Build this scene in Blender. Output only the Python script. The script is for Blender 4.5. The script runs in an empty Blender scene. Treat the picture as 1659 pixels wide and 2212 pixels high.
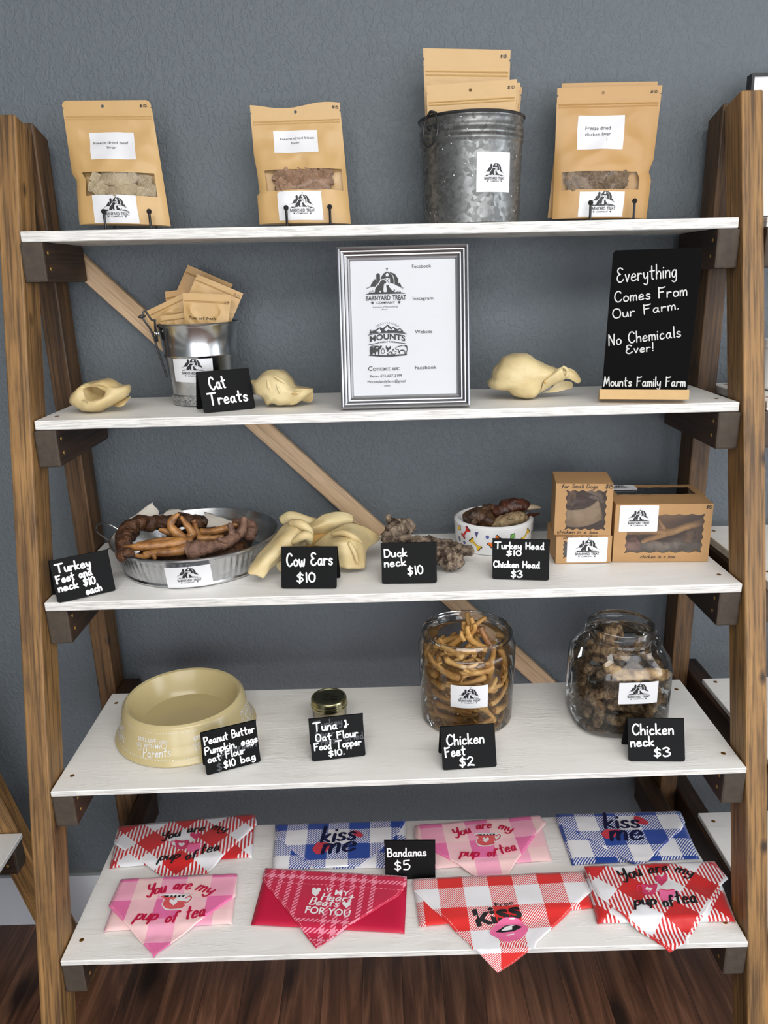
import bpy, bmesh, math, random
from mathutils import Vector, Matrix, noise as mnoise
from mathutils.geometry import tessellate_polygon
random.seed(7)
SC = bpy.context.scene
COL = SC.collection
V3 = Vector
PI = math.pi

# ------------------------------------------------------------------ camera
FPX = 1660.0
CAM = V3((-0.016, -1.5981, 1.5643))
PITCH, YAW, ROLL = 0.2975, -0.0036, -0.0289
def cam_axes():
    cp, sp, cy, sy = math.cos(PITCH), math.sin(PITCH), math.cos(YAW), math.sin(YAW)
    rz = Matrix(((cy, -sy, 0), (sy, cy, 0), (0, 0, 1)))
    fw, up, rt = rz @ V3((0, cp, -sp)), rz @ V3((0, sp, cp)), rz @ V3((1, 0, 0))
    cr, sr = math.cos(ROLL), math.sin(ROLL)
    return rt*cr+up*sr, -sr*rt+cr*up, fw
RT, UP, FW = cam_axes()
cd = bpy.data.cameras.new('camera'); cam = bpy.data.objects.new('camera', cd); COL.objects.link(cam)
cd.sensor_fit = 'VERTICAL'; cd.sensor_height = 36.0; cd.lens = FPX/2212*36.0
cd.clip_start = 0.02; cd.clip_end = 60
cam.matrix_world = Matrix(((RT.x, UP.x, -FW.x, CAM.x), (RT.y, UP.y, -FW.y, CAM.y), (RT.z, UP.z, -FW.z, CAM.z), (0, 0, 0, 1)))
SC.camera = cam
SC.view_settings.view_transform = 'Standard'; SC.view_settings.look = 'None'
SC.view_settings.gamma = 1.0; SC.view_settings.use_curve_mapping = False
SC.view_settings.exposure = 0.15

# ------------------------------------------------------------------ world and daylight through the shop windows
W = bpy.data.worlds.new('world'); SC.world = W; W.use_nodes = True
W.node_tree.nodes['Background'].inputs[0].default_value = (0.94, 0.96, 1.0, 1)
W.node_tree.nodes['Background'].inputs[1].default_value = 3.0
def area(name, loc, aim, sx, sy, power, color=(1, 1, 1)):
    l = bpy.data.lights.new(name, 'AREA'); l.shape = 'RECTANGLE'; l.size = sx; l.size_y = sy
    l.energy = power; l.color = color
    o = bpy.data.objects.new(name, l); COL.objects.link(o); o.location = loc
    o.rotation_euler = (V3(aim)-V3(loc)).to_track_quat('-Z', 'Y').to_euler()
    return o
area('daylight_front_window', (1.3, -4.4, 1.35), (0.8, 0, 1.0), 2.4, 1.9, 16, (0.99, 0.99, 1.0))
area('daylight_front_door', (-0.9, -4.4, 1.2), (-0.4, 0, 0.9), 0.9, 2.1, 10, (0.95, 0.975, 1.0))
area('daylight_side_window', (3.1, -1.7, 1.5), (0, -0.3, 1.0), 1.6, 1.6, 11, (0.66, 0.82, 1.0))
area('ceiling_light', (0.25, -2.0, 2.70), (0.2, -1.5, 0), 2.6, 0.9, 46, (1.0, 0.985, 0.96))

# ------------------------------------------------------------------ pixel -> place helpers (photo read on known planes)
def ray(u, v): return RT*((u-829.5)/FPX) - UP*((v-1106)/FPX) + FW
def on_plane(u, v, p, n):
    d = ray(u, v); return CAM + d*((V3(p)-CAM).dot(n)/d.dot(n))
def on_y(u, v, y): return on_plane(u, v, V3((0, y, 0)), V3((0, 1, 0)))
def on_x(u, v, x): return on_plane(u, v, V3((x, 0, 0)), V3((1, 0, 0)))
def on_z(u, v, z): return on_plane(u, v, V3((0, 0, z)), V3((0, 0, 1)))
# shelf tops: z at left/right end, front y left/right, back y left/right, thickness
SH = {1: (1.6533, 1.6436, -.217, -.2046, -.030, -.030, .0172),
      2: (1.3422, 1.3391, -.2788, -.2785, -.025, -.040, .0160),
      3: (1.0354, 1.0346, -.3543, -.3610, -.036, -.046, .0164),
      4: (0.7181, 0.7246, -.4492, -.4520, -.117, -.142, .0108),
      5: (0.4182, 0.4213, -.5207, -.5300, -.177, -.189, .0112)}
def shz(i, x): a = SH[i]; return a[0]+(a[1]-a[0])*(x/1.22+.5)
def shy(i, x): a = SH[i]; return a[2]+(a[3]-a[2])*(x/1.22+.5)
def on_sh(i, u, v, dz=0.0):
    z = shz(i, 0)+dz
    for _ in range(4):
        p = on_z(u, v, z); z = shz(i, p.x)+dz
    return on_z(u, v, z)
def round_fit(i, ul, ur, vf):
    r = .08
    for _ in range(12):
        c = on_sh(i, (ul+ur)/2, vf)+V3((0, r, 0))
        r = (ur-ul)/2*((c-CAM).dot(FW))/FPX
    c.z = shz(i, c.x)
    return c, r
def z_on(u, v, y): return on_y(u, v, y).z
def half_at(c, z, w): return w/2*((V3((c.x, c.y, z))-CAM).dot(FW))/FPX

# ------------------------------------------------------------------ material helpers
MATS = {}
def nt_new(name):
    m = bpy.data.materials.new(name); m.use_nodes = True
    return m, m.node_tree, m.node_tree.nodes['Principled BSDF']
def N(nt, typ, ins=None, **props):
    n = nt.nodes.new(typ)
    for k, v in props.items(): setattr(n, k, v)
    for k, v in (ins or {}).items():
        s = n.inputs[k]
        if isinstance(v, bpy.types.NodeSocket): nt.links.new(v, s)
        else: s.default_value = v
    return n
def mth(nt, op, a, b=None):
    n = nt.nodes.new('ShaderNodeMath'); n.operation = op
    for k, v in ((0, a), (1, b)):
        if v is None: continue
        if isinstance(v, bpy.types.NodeSocket): nt.links.new(v, n.inputs[k])
        else: n.inputs[k].default_value = v
    return n.outputs[0]
def mixc(nt, f, a, b, mode='MIX'):
    n = nt.nodes.new('ShaderNodeMix'); n.data_type = 'RGBA'; n.blend_type = mode
    for k, v in ((0, f), (6, a), (7, b)):
        if isinstance(v, bpy.types.NodeSocket): nt.links.new(v, n.inputs[k])
        else: n.inputs[k].default_value = v
    return n.outputs[2]
def ramp(nt, fac, stops):
    n = nt.nodes.new('ShaderNodeValToRGB'); nt.links.new(fac, n.inputs[0])
    el = n.color_ramp.elements
    while len(el) > 1: el.remove(el[-1])
    el[0].position = stops[0][0]; el[0].color = c4(stops[0][1])
    for p, c in stops[1:]:
        e = el.new(p); e.color = c4(c)
    return n.outputs[0]
def lin(c): c /= 255.0; return c/12.92 if c <= .04045 else ((c+.055)/1.055)**2.4
def srgb(r, g, b): return (lin(r), lin(g), lin(b), 1)
def c4(c):
    if isinstance(c, (int, float)): return (c, c, c, 1)
    return c if len(c) == 4 else (*c, 1)
def coords(nt, scale=(1, 1, 1), rnd=True):
    tc = N(nt, 'ShaderNodeTexCoord'); v = tc.outputs['Object']
    if rnd:
        oi = N(nt, 'ShaderNodeObjectInfo')
        r = mth(nt, 'MULTIPLY', oi.outputs['Random'], 37.0)
        cx = N(nt, 'ShaderNodeCombineXYZ', {0: r, 1: r, 2: r})
        v = N(nt, 'ShaderNodeVectorMath', {0: v, 1: cx.outputs[0]}, operation='ADD').outputs[0]
    return N(nt, 'ShaderNodeMapping', {0: v, 3: scale}).outputs[0]
def noise(nt, vec, scale, detail=4, rough=.55, dist=0.0):
    return N(nt, 'ShaderNodeTexNoise', {'Vector': vec, 'Scale': scale, 'Detail': detail, 'Roughness': rough, 'Distortion': dist}).outputs[0]
def bump(nt, b, h, strength, dist=.002):
    n = N(nt, 'ShaderNodeBump', {'Strength': strength, 'Distance': dist, 'Height': h})
    nt.links.new(n.outputs[0], b.inputs['Normal'])
def mat(name, col, rough=.5, metal=0.0, var=None, bmp=None, spec=.5, col2=None, rvar=0.0, **kw):
    """plain surface; var=(noise scale, amount) mixes towards col2 (or darker); bmp=(scale,strength,dist)"""
    if name in MATS: return MATS[name]
    m, nt, b = nt_new(name)
    b.inputs['Roughness'].default_value = rough; b.inputs['Metallic'].default_value = metal
    b.inputs['Specular IOR Level'].default_value = spec
    for k, v in kw.items(): b.inputs[k.replace('_', ' ')].default_value = v
    col = c4(col); c2 = c4(col2) if col2 else tuple(x*.6 for x in col[:3])+(1,)
    if var or bmp: co = coords(nt)
    if var:
        f = noise(nt, co, var[0], 5)
        f = N(nt, 'ShaderNodeMapRange', {0: f, 1: .35, 2: .7, 3: 0.0, 4: var[1]}).outputs[0]
        out = mixc(nt, f, col, c2)
        if rvar:
            oi = N(nt, 'ShaderNodeObjectInfo')
            out = mixc(nt, mth(nt, 'MULTIPLY', oi.outputs['Random'], rvar), out, c2)
        nt.links.new(out, b.inputs['Base Color'])
    else: b.inputs['Base Color'].default_value = col
    if bmp: bump(nt, b, noise(nt, co, bmp[0], 5), bmp[1], bmp[2] if len(bmp) > 2 else .002)
    MATS[name] = m
    return m

# ------------------------------------------------------------------ object helpers
def link(name, me, parent=None, M=None):
    o = bpy.data.objects.new(name, me); COL.objects.link(o)
    if parent is not None: o.parent = parent
    if M is not None: o.matrix_local = M
    return o
def obj(name, V, F, m, parent=None, smooth=False, mi=None, uv=None, M=None, sharp=.75):
    me = bpy.data.meshes.new(name); me.from_pydata([tuple(v) for v in V], [], F)
    for x in (m if isinstance(m, (list, tuple)) else [m]): me.materials.append(x)
    if mi: me.polygons.foreach_set('material_index', mi)
    if smooth:
        me.polygons.foreach_set('use_smooth', [True]*len(F)); me.update()
        if smooth is not True or sharp: me.set_sharp_from_angle(angle=sharp)
    if uv is not None:
        ul = me.uv_layers.new(name='UVMap')
        for lp in me.loops: ul.data[lp.index].uv = uv[lp.vertex_index]
    me.validate(); me.update()
    return link(name, me, parent, M)
def tag(o, label, cat, group=None, kind=None):
    o['label'] = label; o['category'] = cat
    if group: o['group'] = group
    if kind: o['kind'] = kind
    return o
def thing(name, label, cat, M, group=None):
    o = bpy.data.objects.new(name, None); COL.objects.link(o); o.empty_display_size = .03
    o.matrix_world = M if isinstance(M, Matrix) else Matrix.Translation(V3(M))
    return tag(o, label, cat, group)
def frame(o, ex, ey, ez): return Matrix(((ex[0], ey[0], ez[0], o[0]), (ex[1], ey[1], ez[1], o[1]), (ex[2], ey[2], ez[2], o[2]), (0, 0, 0, 1)))
def join(*parts):
    V, F = [], []
    for v, f in parts:
        n = len(V); V += [V3(x) for x in v]; F += [tuple(i+n for i in q) for q in f]
    return V, F
def xf(vf, M): return [M @ V3(v) for v in vf[0]], vf[1]
def box(x0, x1, y0, y1, z0, z1):
    V = [(x, y, z) for z in (z0, z1) for y in (y0, y1) for x in (x0, x1)]
    return V, [(0, 2, 3, 1), (4, 5, 7, 6), (0, 1, 5, 4), (2, 6, 7, 3), (0, 4, 6, 2), (1, 3, 7, 5)]
def bevel(o, w=.002, seg=2):
    md = o.modifiers.new('bevel', 'BEVEL'); md.width = w; md.segments = seg; md.limit_method = 'ANGLE'; md.angle_limit = .6
    return o
def prism(poly, y0, y1, holes=()):
    """polygon in the local XZ plane given depth from y0 (front) to y1; holes are real openings"""
    loops = [list(poly)]+[list(h) for h in holes]
    flat = [p for l in loops for p in l]
    tri = tessellate_polygon([[V3((p[0], p[1], 0)) for p in l] for l in loops])
    n = len(flat)
    V = [(p[0], y0, p[1]) for p in flat]+[(p[0], y1, p[1]) for p in flat]
    F = []
    for t in tri:
        a, b, c = (flat[k] for k in t)
        ccw = (b[0]-a[0])*(c[1]-a[1])-(b[1]-a[1])*(c[0]-a[0]) > 0
        t = tuple(t) if ccw else tuple(reversed(t))
        F.append(t); F.append(tuple(k+n for k in reversed(t)))
    s = 0
    for li, l in enumerate(loops):
        m_ = len(l)
        for k in range(m_):
            a, b = s+k, s+(k+1) % m_
            F.append((a, a+n, b+n, b) if True else ())
        s += m_
    return V, F
def rrect(x0, x1, z0, z1, r, n=4, which='bl br tr tl'):
    out = []
    for key, cx, cz, a0 in (('bl', x0+r, z0+r, PI), ('br', x1-r, z0+r, 1.5*PI), ('tr', x1-r, z1-r, 0), ('tl', x0+r, z1-r, .5*PI)):
        if key in which:
            for k in range(n+1):
                a = a0+k/n*PI/2; out.append((cx+r*math.cos(a), cz+r*math.sin(a)))
        else: out.append({'bl': (x0, z0), 'br': (x1, z0), 'tr': (x1, z1), 'tl': (x0, z1)}[key])
    return out
def lathe(prof, n=64, rib=None, sq=None):
    """profile [(r,z)] turned about local Z; rib(a,k)->radius factor; sq = superellipse power"""
    V, F = [], []
    for k, (r, z) in enumerate(prof):
        for j in range(n):
            a = 2*PI*j/n; rr = r
            if sq: rr = r/((abs(math.cos(a))**sq+abs(math.sin(a))**sq)**(1/sq))*1.0
            if rib: rr *= rib(a, k)
            V.append((rr*math.cos(a), rr*math.sin(a), z))
    for k in range(len(prof)-1):
        for j in range(n):
            a, b = k*n+j, k*n+(j+1) % n
            F.append((a, b, b+n, a+n))
    if prof[0][0] < 1e-5 or True:
        if prof[0][0] > 1e-5: pass
    return V, F
def smoothline(pts, seg=5, closed=False):
    pts = [V3(p) if len(p) == 3 else V3((p[0], p[1], 0)) for p in pts]
    out = []; n = len(pts)
    for i in range(n if closed else n-1):
        g = (lambda k: pts[k % n]) if closed else (lambda k: pts[max(0, min(n-1, k))])
        p0, p1, p2, p3 = g(i-1), g(i), g(i+1), g(i+2)
        if (p2-p1).length < 1e-6: continue
        for s in range(seg):
            t = s/seg
            out.append(.5*((2*p1)+(p2-p0)*t+(2*p0-5*p1+4*p2-p3)*t*t+(3*p1-p0-3*p2+p3)*t**3))
    if not closed: out.append(pts[-1])
    return out
def tube(pts, radii, n=10, seg=5, rough=0.0, seed=0, fr=60, flat=1.0, caps=True, closed=False):
    """swept round bar through pts with a radius at every point, optionally lumpy"""
    P = smoothline(pts, seg, closed); m = len(P)
    if isinstance(radii, (int, float)): radii = [radii]*len(pts)
    V, F = [], []
    up = V3((0, 0, 1))
    prev = None
    for k, p in enumerate(P):
        t = (P[(k+1) % m] if (closed or k < m-1) else p)-(P[k-1] if (closed or k > 0) else p)
        if t.length < 1e-9: t = V3((0, 0, 1))
        t.normalize()
        if prev is None:
            s = t.cross(up)
            if s.length < .1: s = t.cross(V3((1, 0, 0)))
        else: s = prev-t*prev.dot(t)
        s.normalize(); prev = s; b = t.cross(s)
        x = k/seg; i = min(int(x), len(radii)-1); j = min(i+1, len(radii)-1)
        if closed: j = (i+1) % len(radii)
        r = radii[i]+(radii[j]-radii[i])*(x-i)
        for q in range(n):
            a = 2*PI*q/n; d = s*math.cos(a)+b*math.sin(a)*flat
            rr = r
            if rough: rr *= 1+rough*mnoise.noise((p+d*r)*fr+V3((seed*3.1, seed*1.7, 0)))
            V.append(p+d*rr)
    for k in range(m if closed else m-1):
        for q in range(n):
            a, b2 = k*n+q, k*n+(q+1) % n; c = ((k+1) % m)*n
            F.append((a, b2, c+(q+1) % n, c+q))
    if caps and not closed:
        for k0, sgn in ((0, 1), (m-1, -1)):
            tt = (P[k0]-P[k0+sgn]).normalized(); r0 = sum((V[k0*n+q]-P[k0]).length for q in range(n))/n
            V.append(P[k0]+tt*r0*.5); c = len(V)-1
            for q in range(n):
                a, b2 = k0*n+q, k0*n+(q+1) % n
                F.append((a, c, b2) if sgn > 0 else (a, b2, c))
    return V, F
def patch(net, nu=5, nv=5, wob=0.0, seed=0, fr=40):
    """smooth sheet through a net (rows) of 3D control points"""
    rows = [smoothline(r, nu) for r in net]
    cols = [smoothline([rows[r][c] for r in range(len(rows))], nv) for c in range(len(rows[0]))]
    h, w = len(cols[0]), len(cols)
    V = [cols[c][r] for r in range(h) for c in range(w)]
    if wob:
        V = [v+V3((mnoise.noise(v*fr+V3((seed, 0, 0))), mnoise.noise(v*fr+V3((0, seed+5, 0))), mnoise.noise(v*fr+V3((0, 0, seed+9)))))*wob for v in V]
    F = [(r*w+c, r*w+c+1, (r+1)*w+c+1, (r+1)*w+c) for r in range(h-1) for c in range(w-1)]
    return V, F
def solid(o, t, off=0.0):
    md = o.modifiers.new('solid', 'SOLIDIFY'); md.thickness = t; md.offset = off
    return o
def subsurf(o, lv=1):
    md = o.modifiers.new('sub', 'SUBSURF'); md.levels = lv; md.render_levels = lv
    return o
def copy_thing(o, M, label=None, group=None):
    c = o.copy(); COL.objects.link(c); c.matrix_world = M
    if label: c['label'] = label
    if group: c['group'] = group
    for ch in list(o.children):
        d = ch.copy(); COL.objects.link(d); d.parent = c
        for g in list(ch.children):
            e = g.copy(); COL.objects.link(e); e.parent = d
    return c
# ------------------------------------------------------------------ lettering: hand lettering from strokes, print from the built-in font
GL = {
'A': "0,0 .3,1 .3,1 .6,0;.12,.38 .48,.38", 'B': "0,0 0,1 0,1 .35,.98 .45,.75 .3,.54 .05,.52 .05,.52 .4,.5 .52,.25 .38,.03 0,0",
'C': ".55,.82 .42,.99 .2,.95 .05,.65 .05,.3 .22,.03 .42,.03 .58,.2", 'D': "0,0 0,1;0,1 .35,.92 .55,.6 .5,.25 .3,.03 0,0",
'E': ".5,.88 .3,1 .1,.9 .1,.68 .3,.55 .3,.55 .08,.45 .02,.2 .2,0 .42,.05 .55,.18", 'F': ".05,0 .05,1;.02,.95 .3,.93 .55,1;.05,.52 .42,.56",
'H': "0,0 0,1;.5,0 .5,1;0,.5 .5,.52", 'K': "0,0 0,1;.45,.95 .05,.45 .05,.45 .5,0", 'L': "0,1 0,0 0,0 .45,0", 'I': ".05,0 .05,1",
'M': "0,0 .1,1 .1,1 .33,.25 .33,.25 .58,1 .58,1 .7,0", 'N': "0,0 .05,1 .05,1 .45,0 .45,0 .52,1",
'O': ".3,1 .1,.9 0,.5 .1,.1 .3,0 .52,.1 .6,.5 .52,.88 .3,1", 'P': "0,0 0,1;0,.97 .35,1 .5,.78 .35,.52 .03,.48",
'R': "0,0 0,1;0,.97 .35,1 .48,.78 .35,.55 .03,.5;.15,.5 .5,0", 'U': "0,1 .02,.25 .22,0 .45,.2 .5,1", 'V': "0,1 .25,0 .25,0 .5,1",
'S': ".48,.85 .3,1 .08,.88 .08,.66 .4,.45 .45,.2 .25,0 .02,.12", 'T': "0,.98 .75,1;.38,.98 .36,0",
'W': "0,1 .18,0 .18,0 .35,.7 .35,.7 .52,0 .52,0 .7,1", 'Y': "0,1 .04,.65 .22,.5 .42,.62 .5,1;.5,1 .48,.25 .32,-.15 .08,-.05",
'a': ".36,.42 .2,.5 .03,.3 .08,.04 .24,.03 .36,.25;.38,.47 .37,.12 .47,0", 'b': "0,1 0,0;0,.3 .18,.5 .38,.35 .36,.1 .18,0 0,.1",
'c': ".36,.42 .2,.5 .03,.3 .08,.05 .22,0 .4,.1", 'd': ".36,.4 .2,.5 .03,.3 .08,.04 .24,.02 .37,.2;.4,1 .37,.15 .45,0",
'e': ".03,.25 .36,.3 .33,.46 .18,.5 .03,.3 .06,.06 .22,0 .42,.1", 'f': ".4,.88 .28,1 .16,.8 .15,0;0,.5 .34,.52",
'g': ".36,.42 .2,.5 .03,.3 .08,.04 .24,.03 .36,.3;.38,.48 .38,-.15 .22,-.32 .03,-.25", 'h': "0,1 0,0;0,.28 .18,.5 .34,.4 .36,0",
'i': ".04,.48 .05,0;.06,.7 .075,.73", 'j': ".1,.48 .1,-.2 0,-.3;.1,.7 .11,.73", 'k': "0,1 0,0;.34,.48 .03,.22 .03,.22 .38,0", 'l': ".05,1 .05,.1 .1,0",
'm': "0,.5 0,0;0,.3 .12,.5 .24,.42 .25,0;.25,.3 .38,.5 .5,.42 .52,0", 'n': "0,.5 0,0;0,.28 .18,.5 .34,.4 .36,0",
'o': ".2,.5 .03,.35 .05,.08 .2,0 .38,.1 .4,.36 .2,.5", 'p': "0,.5 0,-.35;0,.3 .18,.5 .36,.38 .34,.1 .16,0 0,.12",
'q': ".36,.42 .2,.5 .03,.3 .08,.04 .24,.03 .36,.3;.38,.48 .38,-.35", 'r': "0,.5 0,0;0,.28 .15,.48 .32,.44",
's': ".34,.42 .18,.5 .05,.4 .12,.28 .3,.2 .32,.06 .15,0 0,.08", 't': ".18,.92 .18,.1 .3,0;0,.55 .4,.58",
'u': "0,.5 .02,.1 .15,0 .3,.1 .36,.5;.36,.5 .4,0", 'v': "0,.5 .16,0 .16,0 .34,.5", 'w': "0,.5 .08,0 .2,.02 .27,.4 .27,.4 .34,.02 .46,.02 .54,.5",
'x': "0,.5 .34,0;.34,.5 0,0", 'y': "0,.5 .05,.15 .2,.12 .34,.3;.36,.5 .34,-.15 .2,-.34 .02,-.25", 'z': "0,.5 .34,.5 .34,.5 0,0 0,0 .36,0",
'0': ".22,1 .05,.8 .02,.3 .18,0 .38,.15 .42,.7 .22,1", '1': ".08,1 .08,0", '2': ".03,.8 .2,1 .42,.85 .35,.55 .02,.05 .02,.05 .25,.1 .5,.02",
'3': ".03,.9 .25,1 .42,.8 .2,.55 .2,.55 .45,.35 .35,.05 .1,0 0,.12", '4': ".35,0 .35,1 .35,1 0,.35 0,.35 .5,.35",
'5': ".45,1 .08,.98 .08,.98 .05,.55 .05,.55 .3,.6 .45,.35 .32,.03 .02,.05", '6': ".4,.95 .1,.6 .03,.2 .2,0 .4,.2 .3,.45 .05,.3",
'7': "0,1 .45,1 .45,1 .15,0", '9': ".42,.75 .25,1 .05,.8 .1,.55 .3,.5 .42,.75 .38,0",
'$': ".42,.78 .24,.9 .06,.78 .1,.6 .36,.42 .38,.2 .2,.07 0,.18;.24,1.08 .18,-.1", '&': ".55,.35 .3,.3 .12,.1 .2,0 .3,.15 .3,.85 .2,.8",
'.': ".03,.03 .05,.04", ',': ".08,.08 .02,-.15", '!': ".06,1 .05,.3;.05,.03 .06,.05", '-': "0,.35 .25,.35", ':': ".03,.03 .04,.04;.03,.45 .04,.46", ' ': ""}
ADV = {' ': .34}
def gl_strokes(s, slant=0.0, track=.17):
    """strokes of a whole line at cap height 1, plus its width"""
    x, out = 0.0, []
    for ch in s:
        d = GL.get(ch, '')
        st = [[tuple(float(q) for q in p.split(',')) for p in k.split()] for k in d.split(';') if k]
        w = max([p[0] for k in st for p in k], default=ADV.get(ch, .3))
        for k in st: out.append([(x+p[0]+slant*p[1], p[1]) for p in k])
        x += w+track
    return out, x-track
def disc(cx, cy, r, n=10, ry=None):
    ry = r if ry is None else ry
    return [(cx+r*math.cos(2*PI*k/n), cy+ry*math.sin(2*PI*k/n)) for k in range(n)]
def ribbon(pts, w, seg=4, sharp=False, weight=None):
    """filled stroke: list of small convex polygons"""
    P = [V3((p[0], p[1], 0)) for p in pts] if sharp else smoothline(pts, seg)
    out = []
    def ww(a, b):
        if not weight: return w/2
        d = b-a; return w/2*(1+weight*(abs(d.y)/(d.length+1e-9)-.6))
    for k in range(len(P)-1):
        a, b = P[k], P[k+1]; d = b-a
        if d.length < 1e-8: continue
        h = ww(a, b); n = V3((-d.y, d.x, 0)).normalized()*h
        out.append([(a+n)[:2], (a-n)[:2], (b-n)[:2], (b+n)[:2]])
        out.append(disc(b.x, b.y, h, 7))
    if len(P): out.append(disc(P[0].x, P[0].y, w/2 if not weight else w*.4, 7))
    return out
def hand(s, x0, y0, x1, y1, cap, w, slant=0.0, weight=None, arc=0.0, maxw=True):
    """hand-lettered line whose baseline runs (x0,y0)->(x1,y1); arc bows it"""
    st, W = gl_strokes(s, slant)
    L = math.hypot(x1-x0, y1-y0); ca, sa = (x1-x0)/L, (y1-y0)/L; k = L/max(W, .01)
    out = []
    for q in st:
        pp = []
        for (x, y) in q:
            X, Y = x*k, y*cap+arc*4*(x/W)*(1-x/W)
            pp.append((x0+X*ca-Y*sa, y0+X*sa+Y*ca))
        out += ribbon(pp, w, 4, False, weight)
    return out
FONTC = {}
def print_raw(s, bold=0.0):
    key = (s, bold)
    if key in FONTC: return FONTC[key]
    cu = bpy.data.curves.new('t', 'FONT'); cu.body = s; cu.size = 1; cu.offset = bold; cu.resolution_u = 3; cu.fill_mode = 'FRONT'
    o = bpy.data.objects.new('t', cu); COL.objects.link(o)
    dg = bpy.context.evaluated_depsgraph_get(); me = o.evaluated_get(dg).to_mesh()
    vs = [tuple(v.co[:2]) for v in me.vertices]; polys = [[vs[i] for i in p.vertices] for p in me.polygons]
    o.evaluated_get(dg).to_mesh_clear(); bpy.data.objects.remove(o); bpy.data.curves.remove(cu)
    FONTC[key] = polys
    return polys
def printed(s, cx, y, width=None, cap=None, bold=0.0, slant=0.0, arc=0.0):
    """printed line centred on cx with baseline y; give width and/or cap height"""
    polys = print_raw(s, bold)
    xs = [p[0] for q in polys for p in q]; a, b = min(xs), max(xs)
    kx = width/(b-a) if width else cap/.72
    ky = cap/.72 if cap else kx
    out = []
    for q in polys:
        out.append([(cx+(p[0]-(a+b)/2)*kx+slant*p[1]*ky, y+p[1]*ky+arc*(1-((p[0]-(a+b)/2)/((b-a)/2))**2)) for p in q])
    return out
def fill(poly):
    t = tessellate_polygon([[V3((p[0], p[1], 0)) for p in poly]])
    return [[poly[k] for k in q] for q in t]
def decal(name, layers, mapf, mats, parent):
    """layers: [(polygons, material index, lift)] laid on a surface by mapf(x, y, lift)"""
    V, F, mi = [], [], []
    for polys, m, lift in layers:
        for kq, q in enumerate(polys):
            if len(q) < 3: continue
            ar = sum(q[k-1][0]*q[k][1]-q[k][0]*q[k-1][1] for k in range(len(q)))
            if ar < 0: q = list(reversed(q))
            n = len(V); V += [mapf(p[0], p[1], lift+(kq % 23)*9e-6) for p in q]
            F.append(tuple(range(n, n+len(q)))); mi.append(m)
    return obj(name, V, F, mats, parent, mi=mi)
def flat_map(y=0.0): return lambda a, b, l: (a, y-l, b)
# farm shop emblem, unit width, read off the framed sheet (pixels 385..862 across)
def lp(x, y): return ((x-623)/477, (628-y)/477)
def lps(*a): return [lp(a[k], a[k+1]) for k in range(0, len(a), 2)]
def emblem():
    B1, W2, B3, W4, B5 = [], [], [], [], []
    B1 += fill(lps(518, 455, 518, 335, 528, 322, 540, 318, 552, 322, 562, 335, 562, 455))
    B1 += fill(lps(448, 470, 455, 440, 470, 430, 475, 408, 492, 398, 500, 380, 515, 395, 517, 470))
    B1 += fill(lps(775, 472, 778, 440, 790, 432, 802, 450, 812, 480))
    B1 += fill(lps(566, 400, 582, 352, 604, 324, 643, 302, 682, 322, 708, 350, 722, 400, 722, 460, 566, 460))
    B1 += fill(lps(662, 302, 738, 330, 776, 392, 776, 478, 732, 462, 732, 396, 716, 346))
    B1 += ribbon(lps(645, 303, 645, 278), .008, sharp=True)
    B1 += fill(lps(628, 258, 640, 272, 650, 266, 658, 256, 656, 274, 646, 282, 636, 276))
    for k in range(6):
        B1 += ribbon(lps(405+k*13, 494-k*5, 405+k*13, 478-k*5), .007, sharp=True)
        B1 += ribbon(lps(785+k*9, 466+k*5, 785+k*9, 482+k*5), .007, sharp=True)
    B1 += ribbon(lps(402, 490, 480, 460), .007, sharp=True)+ribbon(lps(780, 468, 832, 492), .007, sharp=True)
    W2 += fill(lps(630, 358, 630, 334, 638, 322, 647, 318, 656, 322, 663, 334, 663, 358))
    W2 += fill(lps(614, 442, 614, 374, 678, 374, 678, 442))
    W2 += fill(lps(470, 500, 560, 440, 640, 425, 720, 445, 800, 490, 830, 545, 420, 545))
    dog = lps(468, 512, 478, 532, 496, 536, 502, 500, 520, 470, 545, 448, 562, 418, 578, 402, 598, 397, 618, 402, 632, 418, 634, 430, 614, 438, 604, 456, 601, 490, 598, 515, 603, 541, 570, 541, 572, 520, 556, 520, 546, 541, 486, 541, 468, 528)
    cat = lps(634, 541, 640, 508, 634, 480, 632, 450, 641, 460, 653, 460, 663, 450, 664, 474, 680, 496, 698, 516, 716, 530, 730, 508, 736, 512, 728, 534, 712, 541)
    W2 += ribbon(dog+[dog[0]], .05, sharp=True)+ribbon(cat+[cat[0]], .04, sharp=True)
    B3 += fill(dog)+fill(cat)
    B3 += ribbon(lps(618, 378, 674, 438), .012, sharp=True)+ribbon(lps(674, 378, 640, 415), .012, sharp=True)+ribbon(lps(618, 376, 674, 376), .008, sharp=True)
    B3 += fill(lps(384, 558, 430, 545, 500, 539, 623, 537, 760, 539, 820, 545, 863, 558))
    for x in (430, 440, 452, 700, 712, 752, 768, 785, 800): B3 += fill(lps(x-5, 546, x+(8 if x < 600 else -8), 520, x+5, 546))
    B3 += printed('BARNYARD', 0-.185, 0.0-.0, .60, .115, .018)+printed('TREAT', .335, 0.0, .335, .115, .018)
    B3 += printed('COMPANY', 0, -.085, .46, .052, .01)
    for cx in (-.33, .33):
        B3 += [disc(cx, -.068, .022, 10)]+[disc(cx+dx, -.068+dy, .010, 7) for dx, dy in ((-.026, .018), (-.009, .032), (.011, .032), (.027, .018))]
    return [(B1, 0, .002), (W2, 1, .004), (B3, 0, .006)]
EMB = None
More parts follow.
